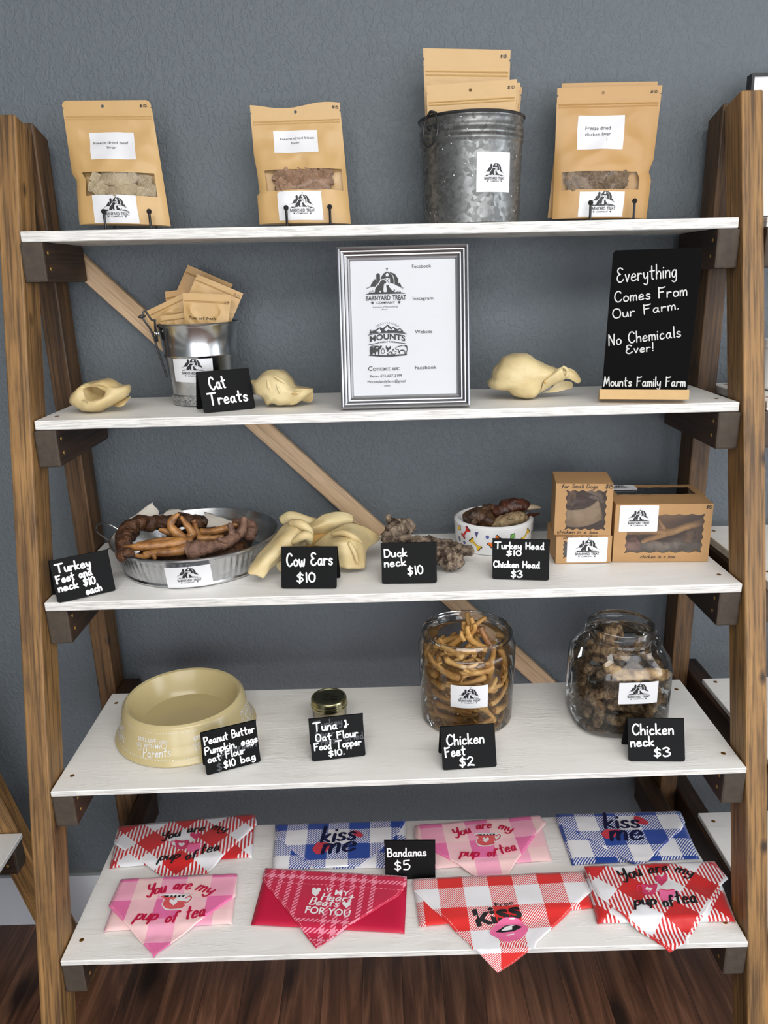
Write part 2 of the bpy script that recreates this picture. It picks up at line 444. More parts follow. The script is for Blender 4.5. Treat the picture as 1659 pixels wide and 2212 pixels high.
def emblem_layers(w, cx, cy, lift=.0004):
    """emblem scaled to width w, text baseline at cy, centred at cx"""
    global EMB
    if EMB is None: EMB = emblem()
    return [([[(cx+p[0]*w, cy+p[1]*w) for p in q] for q in polys], m, lift*(k+1)) for k, (polys, m, _) in enumerate(EMB)]
# ------------------------------------------------------------------ materials
def m_wall():
    m, nt, b = nt_new('wall_paint')
    co = coords(nt, rnd=False)
    b.inputs['Roughness'].default_value = .55; b.inputs['Specular IOR Level'].default_value = .35
    f = noise(nt, co, 2.0, 3)
    nt.links.new(mixc(nt, f, srgb(95, 102, 107), srgb(100, 107, 112)), b.inputs['Base Color'])
    w = N(nt, 'ShaderNodeTexNoise', {'Vector': co, 'Scale': 30.0, 'Detail': 2.0})
    v2 = N(nt, 'ShaderNodeVectorMath', {0: co, 1: N(nt, 'ShaderNodeVectorMath', {0: w.outputs[1], 1: (.012, .012, .012)}, operation='MULTIPLY').outputs[0]}, operation='ADD').outputs[0]
    mp = N(nt, 'ShaderNodeMapping', {0: v2, 2: (0, .6, 0), 3: (1.12, 1, .85)}).outputs[0]
    n1 = noise(nt, mp, 105, 3, .5, .7); n2 = noise(nt, mp, 200, 2, .5)
    h = N(nt, 'ShaderNodeMapRange', {0: n1, 1: .44, 2: .6}).outputs[0]
    h = mth(nt, 'ADD', h, mth(nt, 'MULTIPLY', n2, .45))
    bump(nt, b, h, .42, .0022)
    return m
def m_wood(name, light, dark, axis, knots=True, rough=.55, grain=1.0):
    m, nt, b = nt_new(name)
    sc = [11, 11, 11]; sc['xyz'.index(axis)] = 1.1
    co = coords(nt, tuple(sc)); b.inputs['Roughness'].default_value = rough
    n1 = noise(nt, co, 1.6, 6, .6, 1.2)
    c = ramp(nt, n1, [(.28, dark), (.45, tuple(a*.55+d*.45 for a, d in zip(c4(light), c4(dark)))), (.62, light), (.8, tuple(x*1.15 for x in light[:3]))])
    sc2 = [210, 210, 210]; sc2['xyz'.index(axis)] = 7
    co2 = coords(nt, tuple(sc2)); n2 = noise(nt, co2, 1.0, 3, .6)
    g = N(nt, 'ShaderNodeMapRange', {0: n2, 1: .36, 2: .56, 3: 1-.6*grain, 4: 1.1}).outputs[0]
    c = mixc(nt, 1.0, c, N(nt, 'ShaderNodeCombineColor', {0: g, 1: g, 2: g}).outputs[0], 'MULTIPLY')
    sc4 = [60, 60, 60]; sc4['xyz'.index(axis)] = 1.6
    n4 = noise(nt, coords(nt, tuple(sc4)), 1.0, 4, .6, .8)
    sk = N(nt, 'ShaderNodeMapRange', {0: n4, 1: .58, 2: .72}).outputs[0]
    bl = noise(nt, coords(nt, tuple(5 if k == 'xyz'.index(axis) else 16 for k in range(3))), 1.0, 7, .65, .5)
    bl = N(nt, 'ShaderNodeMapRange', {0: bl, 1: .5, 2: .68}).outputs[0]
    c = mixc(nt, mth(nt, 'MULTIPLY', bl, .62*grain), c, tuple(x*.7 for x in dark[:3])+(1,))
    c = mixc(nt, mth(nt, 'MULTIPLY', sk, .32*grain), c, tuple(x*.45 for x in dark[:3])+(1,))
    if knots:
        sc3 = [13, 13, 13]; sc3['xyz'.index(axis)] = 7.5
        k = N(nt, 'ShaderNodeTexVoronoi', {'Vector': coords(nt, tuple(sc3)), 'Scale': 1.0, 'Randomness': 1.0})
        kd = mth(nt, 'ADD', k.outputs['Distance'], mth(nt, 'MULTIPLY', n1, .1))
        c = mixc(nt, N(nt, 'ShaderNodeMapRange', {0: kd, 1: .10, 2: .19, 3: .97, 4: 0.0}).outputs[0], c, tuple(x*.3 for x in dark[:3])+(1,))
    nt.links.new(c, b.inputs['Base Color'])
    bump(nt, b, mth(nt, 'ADD', n2, n1), .35, .0012)
    return m
def m_whitepaint():
    m, nt, b = nt_new('white_painted_plywood')
    co = coords(nt, (1, 6, 6)); b.inputs['Roughness'].default_value = .5
    n = noise(nt, co, 6, 6, .62, .6)
    c = ramp(nt, n, [(.22, srgb(220, 217, 211)), (.42, srgb(238, 236, 231)), (.7, srgb(243, 241, 237))])
    n3 = noise(nt, coords(nt, (26, 130, 1)), 1.0, 4, .6, 1.0); wv = N(nt, 'ShaderNodeMapRange', {0: n3, 1: .52, 2: .66}).outputs[0]
    n4 = noise(nt, coords(nt, (8, 8, 8)), .8, 3)
    wv = mth(nt, 'MULTIPLY', wv, N(nt, 'ShaderNodeMapRange', {0: n4, 1: .45, 2: .6}).outputs[0])
    # streaky plies on the board edges, plus grey painted in to dim their brightness
    ge = N(nt, 'ShaderNodeNewGeometry'); sx = N(nt, 'ShaderNodeSeparateXYZ', {0: ge.outputs['Normal']})
    edge = mth(nt, 'LESS_THAN', sx.outputs[2], .5)
    n5 = noise(nt, coords(nt, (24, 24, 420)), 1.0, 3, .6, .3)
    ply_dim = mth(nt, 'MULTIPLY', edge, N(nt, 'ShaderNodeMapRange', {0: n5, 1: .42, 2: .68, 3: 0.12, 4: .6}).outputs[0])
    c = mixc(nt, ply_dim, c, srgb(140, 138, 134))
    nt.links.new(c, b.inputs['Base Color'])
    bump(nt, b, mth(nt, 'ADD', mth(nt, 'ADD', n, wv), mth(nt, 'MULTIPLY', n5, edge)), .3, .0016)
    return m
def m_floor():
    m, nt, b = nt_new('dark_plank_floor'); b.inputs['Roughness'].default_value = .38
    tc = N(nt, 'ShaderNodeTexCoord')
    br = N(nt, 'ShaderNodeTexBrick', {'Vector': N(nt, 'ShaderNodeMapping', {0: tc.outputs['Object'], 2: (0, 0, PI/2)}).outputs[0], 'Color1': (0, 0, 0, 1), 'Color2': (1, 1, 1, 1), 'Mortar': (.5, .5, .5, 1), 'Scale': 1.0, 'Mortar Size': .0005, 'Bias': 0.0, 'Brick Width': 1.2, 'Row Height': .092})
    off = N(nt, 'ShaderNodeVectorMath', {0: tc.outputs['Object'], 1: N(nt, 'ShaderNodeVectorMath', {0: br.outputs[0], 1: (7.3, 4.1, 0)}, operation='MULTIPLY').outputs[0]}, operation='ADD').outputs[0]
    n1 = noise(nt, N(nt, 'ShaderNodeMapping', {0: off, 3: (16, 1.3, 1)}).outputs[0], 1.3, 7, .62, 1.5)
    n2 = noise(nt, N(nt, 'ShaderNodeMapping', {0: off, 3: (120, 3, 1)}).outputs[0], 1.0, 3, .6)
    c = ramp(nt, n1, [(.3, srgb(54, 36, 27)), (.5, srgb(98, 66, 49)), (.68, srgb(138, 98, 74)), (.85, srgb(160, 118, 90))])
    c = mixc(nt, .45, c, ramp(nt, n2, [(.3, .35), (.6, 1.0)]), 'MULTIPLY')
    tone = mixc(nt, br.outputs[0], (.78, .78, .78, 1), (1.2, 1.15, 1.1, 1)); c = mixc(nt, 1.0, c, tone, 'MULTIPLY')
    k = N(nt, 'ShaderNodeTexVoronoi', {'Vector': N(nt, 'ShaderNodeMapping', {0: off, 3: (7, 3, 1)}).outputs[0], 'Scale': 1.0})
    kd = mth(nt, 'ADD', k.outputs['Distance'], mth(nt, 'MULTIPLY', n1, .22))
    c = mixc(nt, N(nt, 'ShaderNodeMapRange', {0: kd, 1: .2, 2: .36, 3: .85, 4: 0.0}).outputs[0], c, srgb(22, 15, 12))
    c = mixc(nt, br.outputs[1], c, srgb(24, 16, 12))
    nt.links.new(c, b.inputs['Base Color']); bump(nt, b, n2, .12, .001)
    return m
def m_galv(name, light, dark, scale, rough=.38, metal=.85, specks=False, contrast=1.0):
    m, nt, b = nt_new(name); b.inputs['Metallic'].default_value = metal
    co = coords(nt); w = noise(nt, co, 40, 3)
    vv = N(nt, 'ShaderNodeVectorMath', {0: co, 1: N(nt, 'ShaderNodeCombineXYZ', {0: mth(nt, 'MULTIPLY', w, .02), 1: mth(nt, 'MULTIPLY', w, .013), 2: mth(nt, 'MULTIPLY', w, .017)}).outputs[0]}, operation='ADD').outputs[0]
    v = N(nt, 'ShaderNodeTexVoronoi', {'Vector': vv, 'Scale': scale, 'Randomness': 1.0})
    f = N(nt, 'ShaderNodeSeparateColor', {0: v.outputs['Color']}).outputs[0]
    f = mth(nt, 'ADD', mth(nt, 'MULTIPLY', f, contrast), mth(nt, 'MULTIPLY', noise(nt, co, scale*.35, 4), .35))
    c = ramp(nt, f, [(.15, dark), (.6, tuple((a+d)/2 for a, d in zip(light, dark))), (1.0, light)])
    if specks:
        s = N(nt, 'ShaderNodeTexVoronoi', {'Vector': co, 'Scale': 110.0, 'Randomness': 1.0})
        sp = mth(nt, 'MULTIPLY', mth(nt, 'LESS_THAN', s.outputs['Distance'], .11), mth(nt, 'GREATER_THAN', N(nt, 'ShaderNodeSeparateColor', {0: s.outputs['Color']}).outputs[1], .72))
        c = mixc(nt, sp, c, (.9, .9, .9, 1))
        nt.links.new(mth(nt, 'MULTIPLY', mth(nt, 'SUBTRACT', 1.0, sp), metal), b.inputs['Metallic'])
    nt.links.new(c, b.inputs['Base Color'])
    nt.links.new(N(nt, 'ShaderNodeMapRange', {0: f, 3: rough+.12, 4: rough-.06}).outputs[0], b.inputs['Roughness'])
    return m
def m_clear(name, tint, gloss_rough=.02, edge=(.55, .6, .62, 1), base=.03, power=.45, fk=.9):
    """clear thin pane: mostly see-through, mirror-like towards grazing angles"""
    m = bpy.data.materials.new(name); m.use_nodes = True; nt = m.node_tree; nt.nodes.clear()
    lw = N(nt, 'ShaderNodeLayerWeight', {0: power})
    tc = mixc(nt, mth(nt, 'POWER', lw.outputs[1], 3.0), c4(tint), edge)
    tr = N(nt, 'ShaderNodeBsdfTransparent', {0: tc}); gl = N(nt, 'ShaderNodeBsdfGlossy', {'Color': (1, 1, 1, 1), 'Roughness': gloss_rough})
    f = mth(nt, 'ADD', mth(nt, 'MULTIPLY', N(nt, 'ShaderNodeFresnel', {0: 1.45}).outputs[0], fk), base)
    mx = N(nt, 'ShaderNodeMixShader', {0: f, 1: tr.outputs[0], 2: gl.outputs[0]})
    out = N(nt, 'ShaderNodeOutputMaterial', {0: mx.outputs[0]})
    return m
def m_plaid(name, colr, white=(.85, .85, .87, 1), s=.043, k=235.0, rot=0.0, mode='hatch', light=None, off=(0, 0)):
    m, nt, b = nt_new(name); b.inputs['Roughness'].default_value = .42; b.inputs['Sheen Weight'].default_value = .25
    uv = N(nt, 'ShaderNodeUVMap'); mp = N(nt, 'ShaderNodeMapping', {0: uv.outputs[0], 1: (off[0], off[1], 0), 2: (0, 0, rot)})
    sp = N(nt, 'ShaderNodeSeparateXYZ', {0: mp.outputs[0]}); u, v = sp.outputs[0], sp.outputs[1]
    fr = lambda a, d, t: mth(nt, 'LESS_THAN', mth(nt, 'FRACT', mth(nt, 'DIVIDE', a, d)), t)
    hat = mth(nt, 'LESS_THAN', mth(nt, 'FRACT', mth(nt, 'MULTIPLY', mth(nt, 'ADD', u, v), k)), .52)
    if mode == 'tartan':
        a = mth(nt, 'MULTIPLY', fr(u, .0205, .44), fr(mth(nt, 'ADD', u, .005), .149, .69))
        c_ = mth(nt, 'MULTIPLY', fr(v, .0205, .44), fr(mth(nt, 'ADD', v, .0), .125, .34))
    else: a, c_ = fr(u, 2*s, .5), fr(v, 2*s, .5)
    sm = mth(nt, 'ADD', a, c_); both = mth(nt, 'GREATER_THAN', sm, 1.5); one = mth(nt, 'COMPARE', sm, 1.0)
    nt.nodes[-1].inputs[2].default_value = .3
    if mode == 'soft':
        c = mixc(nt, a, c4(white), c4(light)); c = mixc(nt, mth(nt, 'MULTIPLY', c_, .35), c, c4(light)); c = mixc(nt, both, c, c4(colr))
    else:
        t = mth(nt, 'ADD', both, mth(nt, 'MULTIPLY', one, hat))
        c = mixc(nt, t, c4(white), c4(colr))
    nt.links.new(c, b.inputs['Base Color'])
    wv = noise(nt, mp.outputs[0], 900, 1); bump(nt, b, wv, .05, .0005)
    return m
WALL = m_wall(); FLOOR = m_floor(); WPAINT = m_whitepaint()
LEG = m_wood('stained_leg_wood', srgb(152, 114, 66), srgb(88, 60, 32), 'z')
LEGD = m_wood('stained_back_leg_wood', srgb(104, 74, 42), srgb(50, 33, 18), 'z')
RAIL = m_wood('stained_rail_wood', srgb(66, 44, 27), srgb(30, 19, 11), 'y', knots=False)
PINE = m_wood('raw_pine', srgb(206, 176, 142), srgb(176, 146, 112), 'x', knots=False, rough=.65, grain=.35)
ENDG = mat('rail_end_grain', srgb(74, 64, 54), .8, var=(60, .8), bmp=(150, .4))
BASEB = mat('baseboard_paint', srgb(205, 208, 214), .45)
GREYCAP = mat('grey_caulk', srgb(128, 132, 134), .7)
CEIL = mat('ceiling_paint', srgb(225, 224, 220), .8)
COPPER = mat('screw_copper', srgb(176, 128, 62), .35, .9)
BRASS = mat('screw_brass', srgb(206, 164, 84), .35, .8)
KRAFT = mat('kraft_paper', srgb(196, 160, 106), .36, var=(14, .25), bmp=(26, .28, .004), col2=srgb(184, 146, 92))
KRAFT2 = mat('kraft_paper_warm', srgb(184, 144, 90), .40, var=(14, .25), bmp=(24, .32, .004), col2=srgb(170, 130, 76))
BOXK = mat('kraft_board', srgb(178, 138, 92), .7, var=(30, .25), bmp=(300, .08), col2=srgb(158, 120, 78))
BOXIN = mat('kraft_board_inside', srgb(120, 92, 62), .8)
STICK = mat('sticker_paper', srgb(222, 222, 224), .38)
INK = mat('print_ink', srgb(30, 30, 32), .5)
GREYINK = mat('grey_ink', srgb(96, 96, 98), .5)
MARK = mat('marker_ink', srgb(36, 26, 20), .5)
BLKP = mat('black_sign_plastic', srgb(11, 12, 13), .5, spec=.12)
CHALKB = mat('chalkboard_black', srgb(5, 5, 6), .6, spec=.06)
CHALK = mat('white_marker', srgb(238, 238, 238), .6)
GHOST = mat('wiped_marker_ghost', srgb(66, 68, 71), .6)
BLKM = mat('black_wire', srgb(16, 15, 15), .35)
GALV = m_galv('weathered_galvanised', (.24, .245, .24, 1), (.12, .123, .12, 1), 150, .40, .8, True, .9)
TIN = m_galv('bright_galvanised', (.74, .76, .78, 1), (.55, .57, .58, 1), 60, .17, 1.0, False, .6)
TINB = m_galv('pail_base_band', (.55, .56, .56, 1), (.2, .2, .2, 1), 260, .4, .8)
TRAYM = m_galv('tray_tin', (.70, .71, .72, 1), (.48, .49, .50, 1), 45, .22, 1.0, False, .6)
DARKM = mat('dark_iron', srgb(74, 74, 74), .38, .85)
WIRE = mat('steel_wire', srgb(170, 170, 168), .25, 1.0)
SILVER = mat('silver_frame', srgb(166, 166, 168), .3, 1.0)
POSTER = mat('poster_paper', srgb(200, 202, 206), .35)
GLASS = m_clear('clear_glass', (.992, .996, .996, 1), .02, (.74, .78, .79, 1), .012, .3)
FILM = m_clear('clear_film', (.99, .985, .98, 1), .15, (.96, .95, .93, 1), 0.0, .3, .4)
BOXFILM = m_clear('box_film', (.88, .86, .85, 1), .08, (.7, .68, .68, 1), .05)
EAR = mat('dried_cow_ear', srgb(214, 197, 152), .36, var=(14, .8), bmp=(20, .55, .008), col2=srgb(192, 164, 110), spec=.4, Subsurface_Weight=.12, Subsurface_Radius=(.01, .006, .003))
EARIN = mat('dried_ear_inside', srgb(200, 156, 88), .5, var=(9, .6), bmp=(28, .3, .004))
BEEF = mat('freeze_dried_beef', srgb(204, 188, 156), .85, var=(1.6, .5), bmp=(4, .5, .05), col2=srgb(150, 130, 102), rvar=.35)
BISON = mat('freeze_dried_bison', srgb(184, 150, 122), .85, var=(1.6, .5), bmp=(4, .5, .05), col2=srgb(112, 82, 62), rvar=.5)
LIVER = mat('freeze_dried_chicken_liver', srgb(156, 134, 108), .8, var=(1.4, .7), bmp=(3, .5, .06), col2=srgb(80, 62, 48), rvar=.5)
FOOT = mat('dried_chicken_foot', srgb(222, 180, 106), .42, var=(42, .9), bmp=(220, .45, .002), col2=srgb(160, 108, 52), rvar=.45)
TFOOT = mat('dried_turkey_foot', srgb(204, 146, 82), .32, var=(38, 1.0), bmp=(160, .5, .002), col2=srgb(92, 52, 28), rvar=.3)
TSHANK = mat('dried_turkey_shank', srgb(140, 106, 86), .5, var=(60, 1.0), bmp=(320, .9, .003), col2=srgb(72, 46, 36))
TNECK = mat('dried_turkey_neck', srgb(96, 60, 34), .42, var=(45, 1.0), bmp=(80, 1.0, .010), col2=srgb(34, 19, 11))
DNECK = mat('dried_duck_neck', srgb(168, 148, 126), .6, var=(75, 1.3), bmp=(140, 1.0, .012), col2=srgb(58, 40, 29))
CNECK = mat('dried_chicken_neck', srgb(188, 158, 118), .5, var=(60, 1.2), bmp=(150, 1.0, .009), col2=srgb(78, 56, 36), rvar=.5)
HEADD = mat('dried_turkey_head', srgb(92, 62, 36), .45, var=(50, 1.0), bmp=(120, .9, .003), col2=srgb(30, 22, 17))
HEADR = mat('dried_head_brown', srgb(84, 44, 26), .35, var=(60, 1.0), bmp=(90, .9, .003), col2=srgb(36, 20, 14))
HEADP = mat('dried_head_pale', srgb(172, 150, 112), .55, var=(80, 1.0), bmp=(200, .9, .003), col2=srgb(96, 72, 46))
BEAK = mat('pale_beak', srgb(178, 160, 134), .4)
PAPER = mat('tissue_liner', srgb(222, 214, 202), .7)
BOWLT = mat('tan_plastic', srgb(194, 178, 132), .22, spec=.5)
BOWLW = mat('white_ceramic', srgb(236, 236, 236), .15)
GOLD = mat('gold_lid', srgb(176, 170, 132), .24, 1.0)
GOLDD = mat('gold_lid_disc', srgb(112, 110, 90), .34, 1.0)
PASTE = mat('food_topper', srgb(206, 190, 158), .8, var=(60, .5))
ENAM = {n: mat('enamel_'+n, c, .3) for n, c in (('red', srgb(206, 44, 40)), ('yellow', srgb(238, 190, 40)), ('orange', srgb(236, 122, 38)), ('purple', srgb(86, 78, 130)), ('green', srgb(112, 176, 78)), ('blue', srgb(84, 92, 158)), ('black', srgb(26, 24, 26)))}
REDK, BLUEK, PINKK = srgb(222, 40, 36), srgb(22, 66, 156), srgb(236, 112, 168)
CLOTH = {'red': m_plaid('red_buffalo_check', REDK, s=.0486, k=215), 'blue': m_plaid('blue_buffalo_check', BLUEK, s=.0445, k=172),
         'diamond': m_plaid('red_diamond_check', srgb(204, 30, 32), s=.0455, k=95, rot=PI/4),
         'pink': m_plaid('pink_gingham', PINKK, srgb(250, 210, 208), s=.0487, mode='soft', light=srgb(247, 170, 196)),
         'crimson': m_plaid('crimson_tartan', srgb(244, 150, 172), srgb(200, 22, 66), k=120, mode='tartan'),
         'plainred': mat('plain_red_satin', srgb(220, 42, 38), .4), 'plaincrim': mat('plain_crimson', srgb(196, 22, 62), .5)}
PRINT = {'black': INK, 'crimson': mat('crimson_print', srgb(196, 20, 66), .5), 'navy': mat('navy_print', srgb(14, 18, 60), .5), 'white': CHALK,
         'pink': mat('pink_print', srgb(236, 112, 160), .5), 'rose': mat('rose_print', srgb(216, 70, 112), .5), 'coral': mat('coral_print', srgb(224, 92, 96), .5),
         'lip': mat('lip_red_print', srgb(206, 62, 78), .5)}
STITCH = mat('hem_stitch', srgb(240, 205, 205), .6)
WBOARD = mat('whiteboard_face', srgb(248, 249, 252), .25)
# ------------------------------------------------------------------ the room
def struct(name, vf, m): 
    o = obj(name, vf[0], vf[1], m); o['kind'] = 'structure'; return o
XL, XR, YF, ZC = -1.37, 3.4, -4.9, 2.75
struct('wall_back', box(XL-.1, XR+.1, 0, .1, -.05, ZC+.05), WALL)
struct('floor', box(XL-.1, XR+.1, YF-.1, .1, -.05, 0), FLOOR)
struct('ceiling', box(XL-.1, XR+.1, YF-.1, .1, ZC, ZC+.05), CEIL)
struct('wall_left', box(XL-.1, XL, YF, 0, 0, ZC), WALL)
# right wall and front wall keep real openings for the windows the daylight comes through
def wall_open(name, axis, pos, a0, a1, openings, m):
    loops = [[(a0, 0), (a1, 0), (a1, ZC), (a0, ZC)]]+[[(x0, z0), (x0, z1), (x1, z1), (x1, z0)] for x0, x1, z0, z1 in openings]
    V, F = prism(loops[0], 0, .1, loops[1:])
    M = frame((0, pos, 0), (1, 0, 0), (0, -1, 0), (0, 0, 1)) if axis == 'y' else frame((pos, 0, 0), (0, 1, 0), (1, 0, 0), (0, 0, 1))
    return struct(name, xf((V, F), M), m)
wall_open('wall_front', 'y', YF, XL, XR, [(-.2, 3.3, .08, 2.65), (-1.32, -.32, .08, 2.5)], CEIL)
wall_open('wall_right', 'x', XR, YF, 0, [(-2.7, -.7, .8, 2.5)], CEIL)
b = struct('baseboard_back', box(XL, XR, -.012, 0, 0, .148), BASEB)
obj('cap_strip', *join(box(XL, XR, -.014, 0, .1485, .157)), GREYCAP, b)
# ------------------------------------------------------------------ the wooden A-frame shelf
HW, LT, LD = .613, .038, .064
LEGANG = math.atan(.2545)
def front_leg_frame(x):
    # front edge of the leg runs from y=-.157 at z=1.843 down to the floor
    ez = V3((0, math.sin(LEGANG), math.cos(LEGANG))); ey = V3((0, math.cos(LEGANG), -math.sin(LEGANG)))
    y0 = -.157-1.843*math.tan(LEGANG)
    return frame((x, y0, 0), (1, 0, 0), ey, ez)
def make_rack(label, M, bays=1):
    r = thing('display_rack', label, 'shelf', M)
    frames = [-HW-LT]+[HW+k*(2*HW+LT) for k in range(bays)]
    L = 1.843/math.cos(LEGANG)
    ends = math.tan(LEGANG)*LD
    for k, x in enumerate(frames):
        # leg foot cut level with the floor, top cut square
        V, F = box(0, LT, 0, LD, 0, L+(.006 if k else 0)); V = [V3(v) for v in V]
        for v in V:
            if v.z < .001: v.z += v.y*math.tan(LEGANG)
        bevel(obj('leg', V, F, LEG, r, M=front_leg_frame(x)), .003)
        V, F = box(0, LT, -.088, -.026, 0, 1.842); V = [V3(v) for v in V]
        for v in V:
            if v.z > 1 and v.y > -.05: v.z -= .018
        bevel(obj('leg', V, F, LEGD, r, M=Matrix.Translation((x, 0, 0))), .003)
    for i in range(1, 6):
        a = SH[i]
        for b in range(bays):
            x0 = -.61+b*(2*HW+LT+.004); 
            V, F = [], []
            for j, (x, s) in enumerate(((x0, 0), (x0+1.22, 1))):
                z, yf, yb = a[1 if b else s], a[3 if b else 2+s], a[5 if b else 4+s]
                V += [(x, yf, z), (x, yb, z), (x, yf, z-a[6]), (x, yb, z-a[6])]
            nx = 24
            F = [(0, 4, 5, 1), (2, 3, 7, 6), (0, 2, 6, 4), (1, 5, 7, 3), (0, 1, 3, 2), (4, 6, 7, 5)]
            sh = bevel(obj('shelf', V, F, WPAINT, r), .0012, 1)
            for s in (0, 1):
                for yy in (a[2+s]+.045, a[4+s]-.04):
                    x = x0+.022+s*(1.22-.044); zz = a[1] if b else a[s]
                    V2, F2 = lathe([(.0001, .0006), (.0035, .0006), (.0045, 0), (.0045, -.004), (.0001, -.004)], 10)
                    obj('screw', [(x+v[0], yy+v[1], zz+v[2]) for v in V2], F2, COPPER, sh, True)
            for s in (0, 1):
                zt = a[1 if b else s]-a[6]; xs = x0-.003 if s == 0 else x0+1.223-LT-.002
                xs = -HW+b*(2*HW+LT) if s == 0 else HW+b*(2*HW+LT)-LT-.002
                y0, y1 = a[2+s]+(-.004 if i < 3 else .004), -.030
                h = .066
                V, F = box(0, LT+.002, y0, y1, -h, 0)
                V = [V3(v) for v in V]
                ra = obj('rail', V, F, [RAIL, ENDG], r, M=Matrix.Translation((xs, 0, zt)), mi=[0, 0, 1, 0, 0, 0])
                bevel(ra, .004)
                side = LT+.0025 if s == 0 else -.0005
                for zz in (-.018, -.044):
                    V2, F2 = lathe([(.0001, 0), (.0028, 0), (.0038, -.001), (.0038, -.002)], 10)
                    q = Matrix.Rotation(PI/2 if s == 0 else -PI/2, 4, 'Y')
                    obj('screw', [V3((side, y0+.014-zz*.15, zz))+q @ V3(v) for v in V2], F2, BRASS, ra, True)
    # raw pine brace screwed behind the back legs
    p0, p1 = V3((-.64, -.025, 1.683)), V3((.64, -.025, .390))
    for b in range(1):
        d = (p1-p0); ln = d.length; d.normalize(); up = V3((-d.z, 0, d.x)); up = up if up.z > 0 else -up
        br = obj('brace', *box(0, ln, 0, .018, -.0385, 0), PINE, r, M=frame(p0+V3((b*(2*HW+LT), 0, 0)), d, V3((0, 1, 0)), up))
        bevel(br, .0015, 1)
    return r
make_rack('tall stained wood shelf rack with white boards and a raw pine brace', Matrix(), 2)
make_rack('stained shelf rack cut off by the left edge behind the near leg', frame((-1.353, -.796, 0), (0, 1, 0), (-1, 0, 0), (0, 0, 1)), 1)
# ------------------------------------------------------------------ small black tent signs with white marker lettering
def quad_frame(i, TL, TR, BR, BL, lean, dz=0.0):
    """upright leaning face standing on shelf i: frame at bottom centre, width, height"""
    bl, br = on_sh(i, *BL, dz), on_sh(i, *BR, dz)
    ex = br-bl; ex.normalize()
    n = ex.cross(V3((0, 0, 1))).normalized()
    up = n.cross(ex)
    ez = math.cos(lean)*up-math.sin(lean)*n
    o = (bl+br)/2
    nf = ex.cross(ez)
    tl, tr = on_plane(*TL, o, nf), on_plane(*TR, o, nf)
    h = ((tl-o).dot(ez)+(tr-o).dot(ez))/2
    M = frame(o, ex, -nf, ez)
    Mi = M.inverted()
    return M, (br-bl).length, h, [Mi @ q for q in (tl, tr)]
def tent_sign(label, i, TL, TR, BR, BL, lines, lean=.34, ghost=(), w_=.036):
    M, w, h, (a, b) = quad_frame(i, TL, TR, BR, BL, lean, .0016)
    t = thing('price_sign', label, 'sign', M, 'black price signs')
    w2 = (w+(b.x-a.x))/2
    V, F = prism(rrect(-w2/2, w2/2, 0, h, .004, 4, 'bl br'), 0, .0022)
    obj('front_panel', V, F, BLKP, t)
    rot = Matrix.Translation((0, .0035, h)) @ Matrix.Rotation(2*lean, 4, 'X')
    V, F = xf(prism(rrect(-w2/2-.001, w2/2+.001, -h*.992, 0, .004, 4, 'bl br'), -.0011, .0011), rot)
    obj('back_panel', V, F, BLKP, t)
    pol = []
    for (s, x0, y0, x1, y1, cap, *r) in lines:
        pol += hand(s, (x0-.5)*w2, (1-y0)*h, (x1-.5)*w2, (1-y1)*h, cap*h, (r[0] if r else w_)*h)
    decal('lettering', [(pol, 0, .0004)], flat_map(), [CHALK], t)
    if ghost:
        pol = []
        for (s, x0, y0, x1, y1, cap) in ghost: pol += hand(s, (x0-.5)*w2, (1-y0)*h, (x1-.5)*w2, (1-y1)*h, cap*h, .03*h)
        decal('wiped_lettering', [(pol, 0, .0002)], flat_map(), [GHOST], t)
    return t
tent_sign('black sign reading Cat Treats in front of the tin pail', 2, (425, 803), (535, 795), (553, 881), (440, 892),
          [('Cat', .2, .47, .5, .43, .3), ('Treats', .12, .83, .87, .80, .28)], .36, w_=.042)
tent_sign('black sign reading Turkey Feet and neck at the left shelf end', 3, (104, 1212), (231, 1188), (250, 1275), (125, 1303),
          [('Turkey', .07, .31, .65, .31, .2), ('Feet and', .05, .56, .65, .51, .18), ('neck $10', .06, .75, .68, .73, .17), ('each', .5, .95, .76, .92, .17)], .3, w_=.04)
tent_sign('black sign reading Cow Ears before the cream ear pile', 3, (608, 1181), (728, 1181), (727, 1271), (608, 1271),
          [('Cow Ears', .1, .47, .92, .43, .3), ('$10', .29, .86, .61, .84, .22)], .34, w_=.04)
tent_sign('black sign reading Duck neck before the shaggy brown necks', 3, (823, 1173), (942, 1171), (944, 1259), (825, 1261),
          [('Duck', .06, .35, .46, .33, .19), ('neck', .06, .59, .44, .56, .2), ('$10', .48, .80, .75, .76, .2)], .34, w_=.036)
tent_sign('black sign reading Turkey Head and Chicken Head by the white bowl', 3, (1064, 1164), (1186, 1165), (1186, 1254), (1063, 1250),
          [('Turkey Head', .04, .25, .9, .24, .16), ('$10', .25, .42, .5, .41, .13), ('Chicken Head', .02, .71, .83, .70, .15), ('$3', .34, .95, .53, .94, .16)], .34, w_=.034)
tent_sign('black sign reading Peanut Butter Pumpkin beside the tan bowl', 4, (433, 1583), (551, 1558), (564, 1645), (446, 1675),
          [('Peanut Butter', .04, .29, .95, .26, .175), ('Pumpkin, eggs', .03, .52, .98, .50, .165), ('oat Flour', .06, .725, .73, .70, .165), ('$10 bag', .33, .94, .9, .90, .165)],
          .19, [('pumpkin', .3, .62, .95, .6, .2), ('$', .2, .97, .28, .97, .18)], .032)
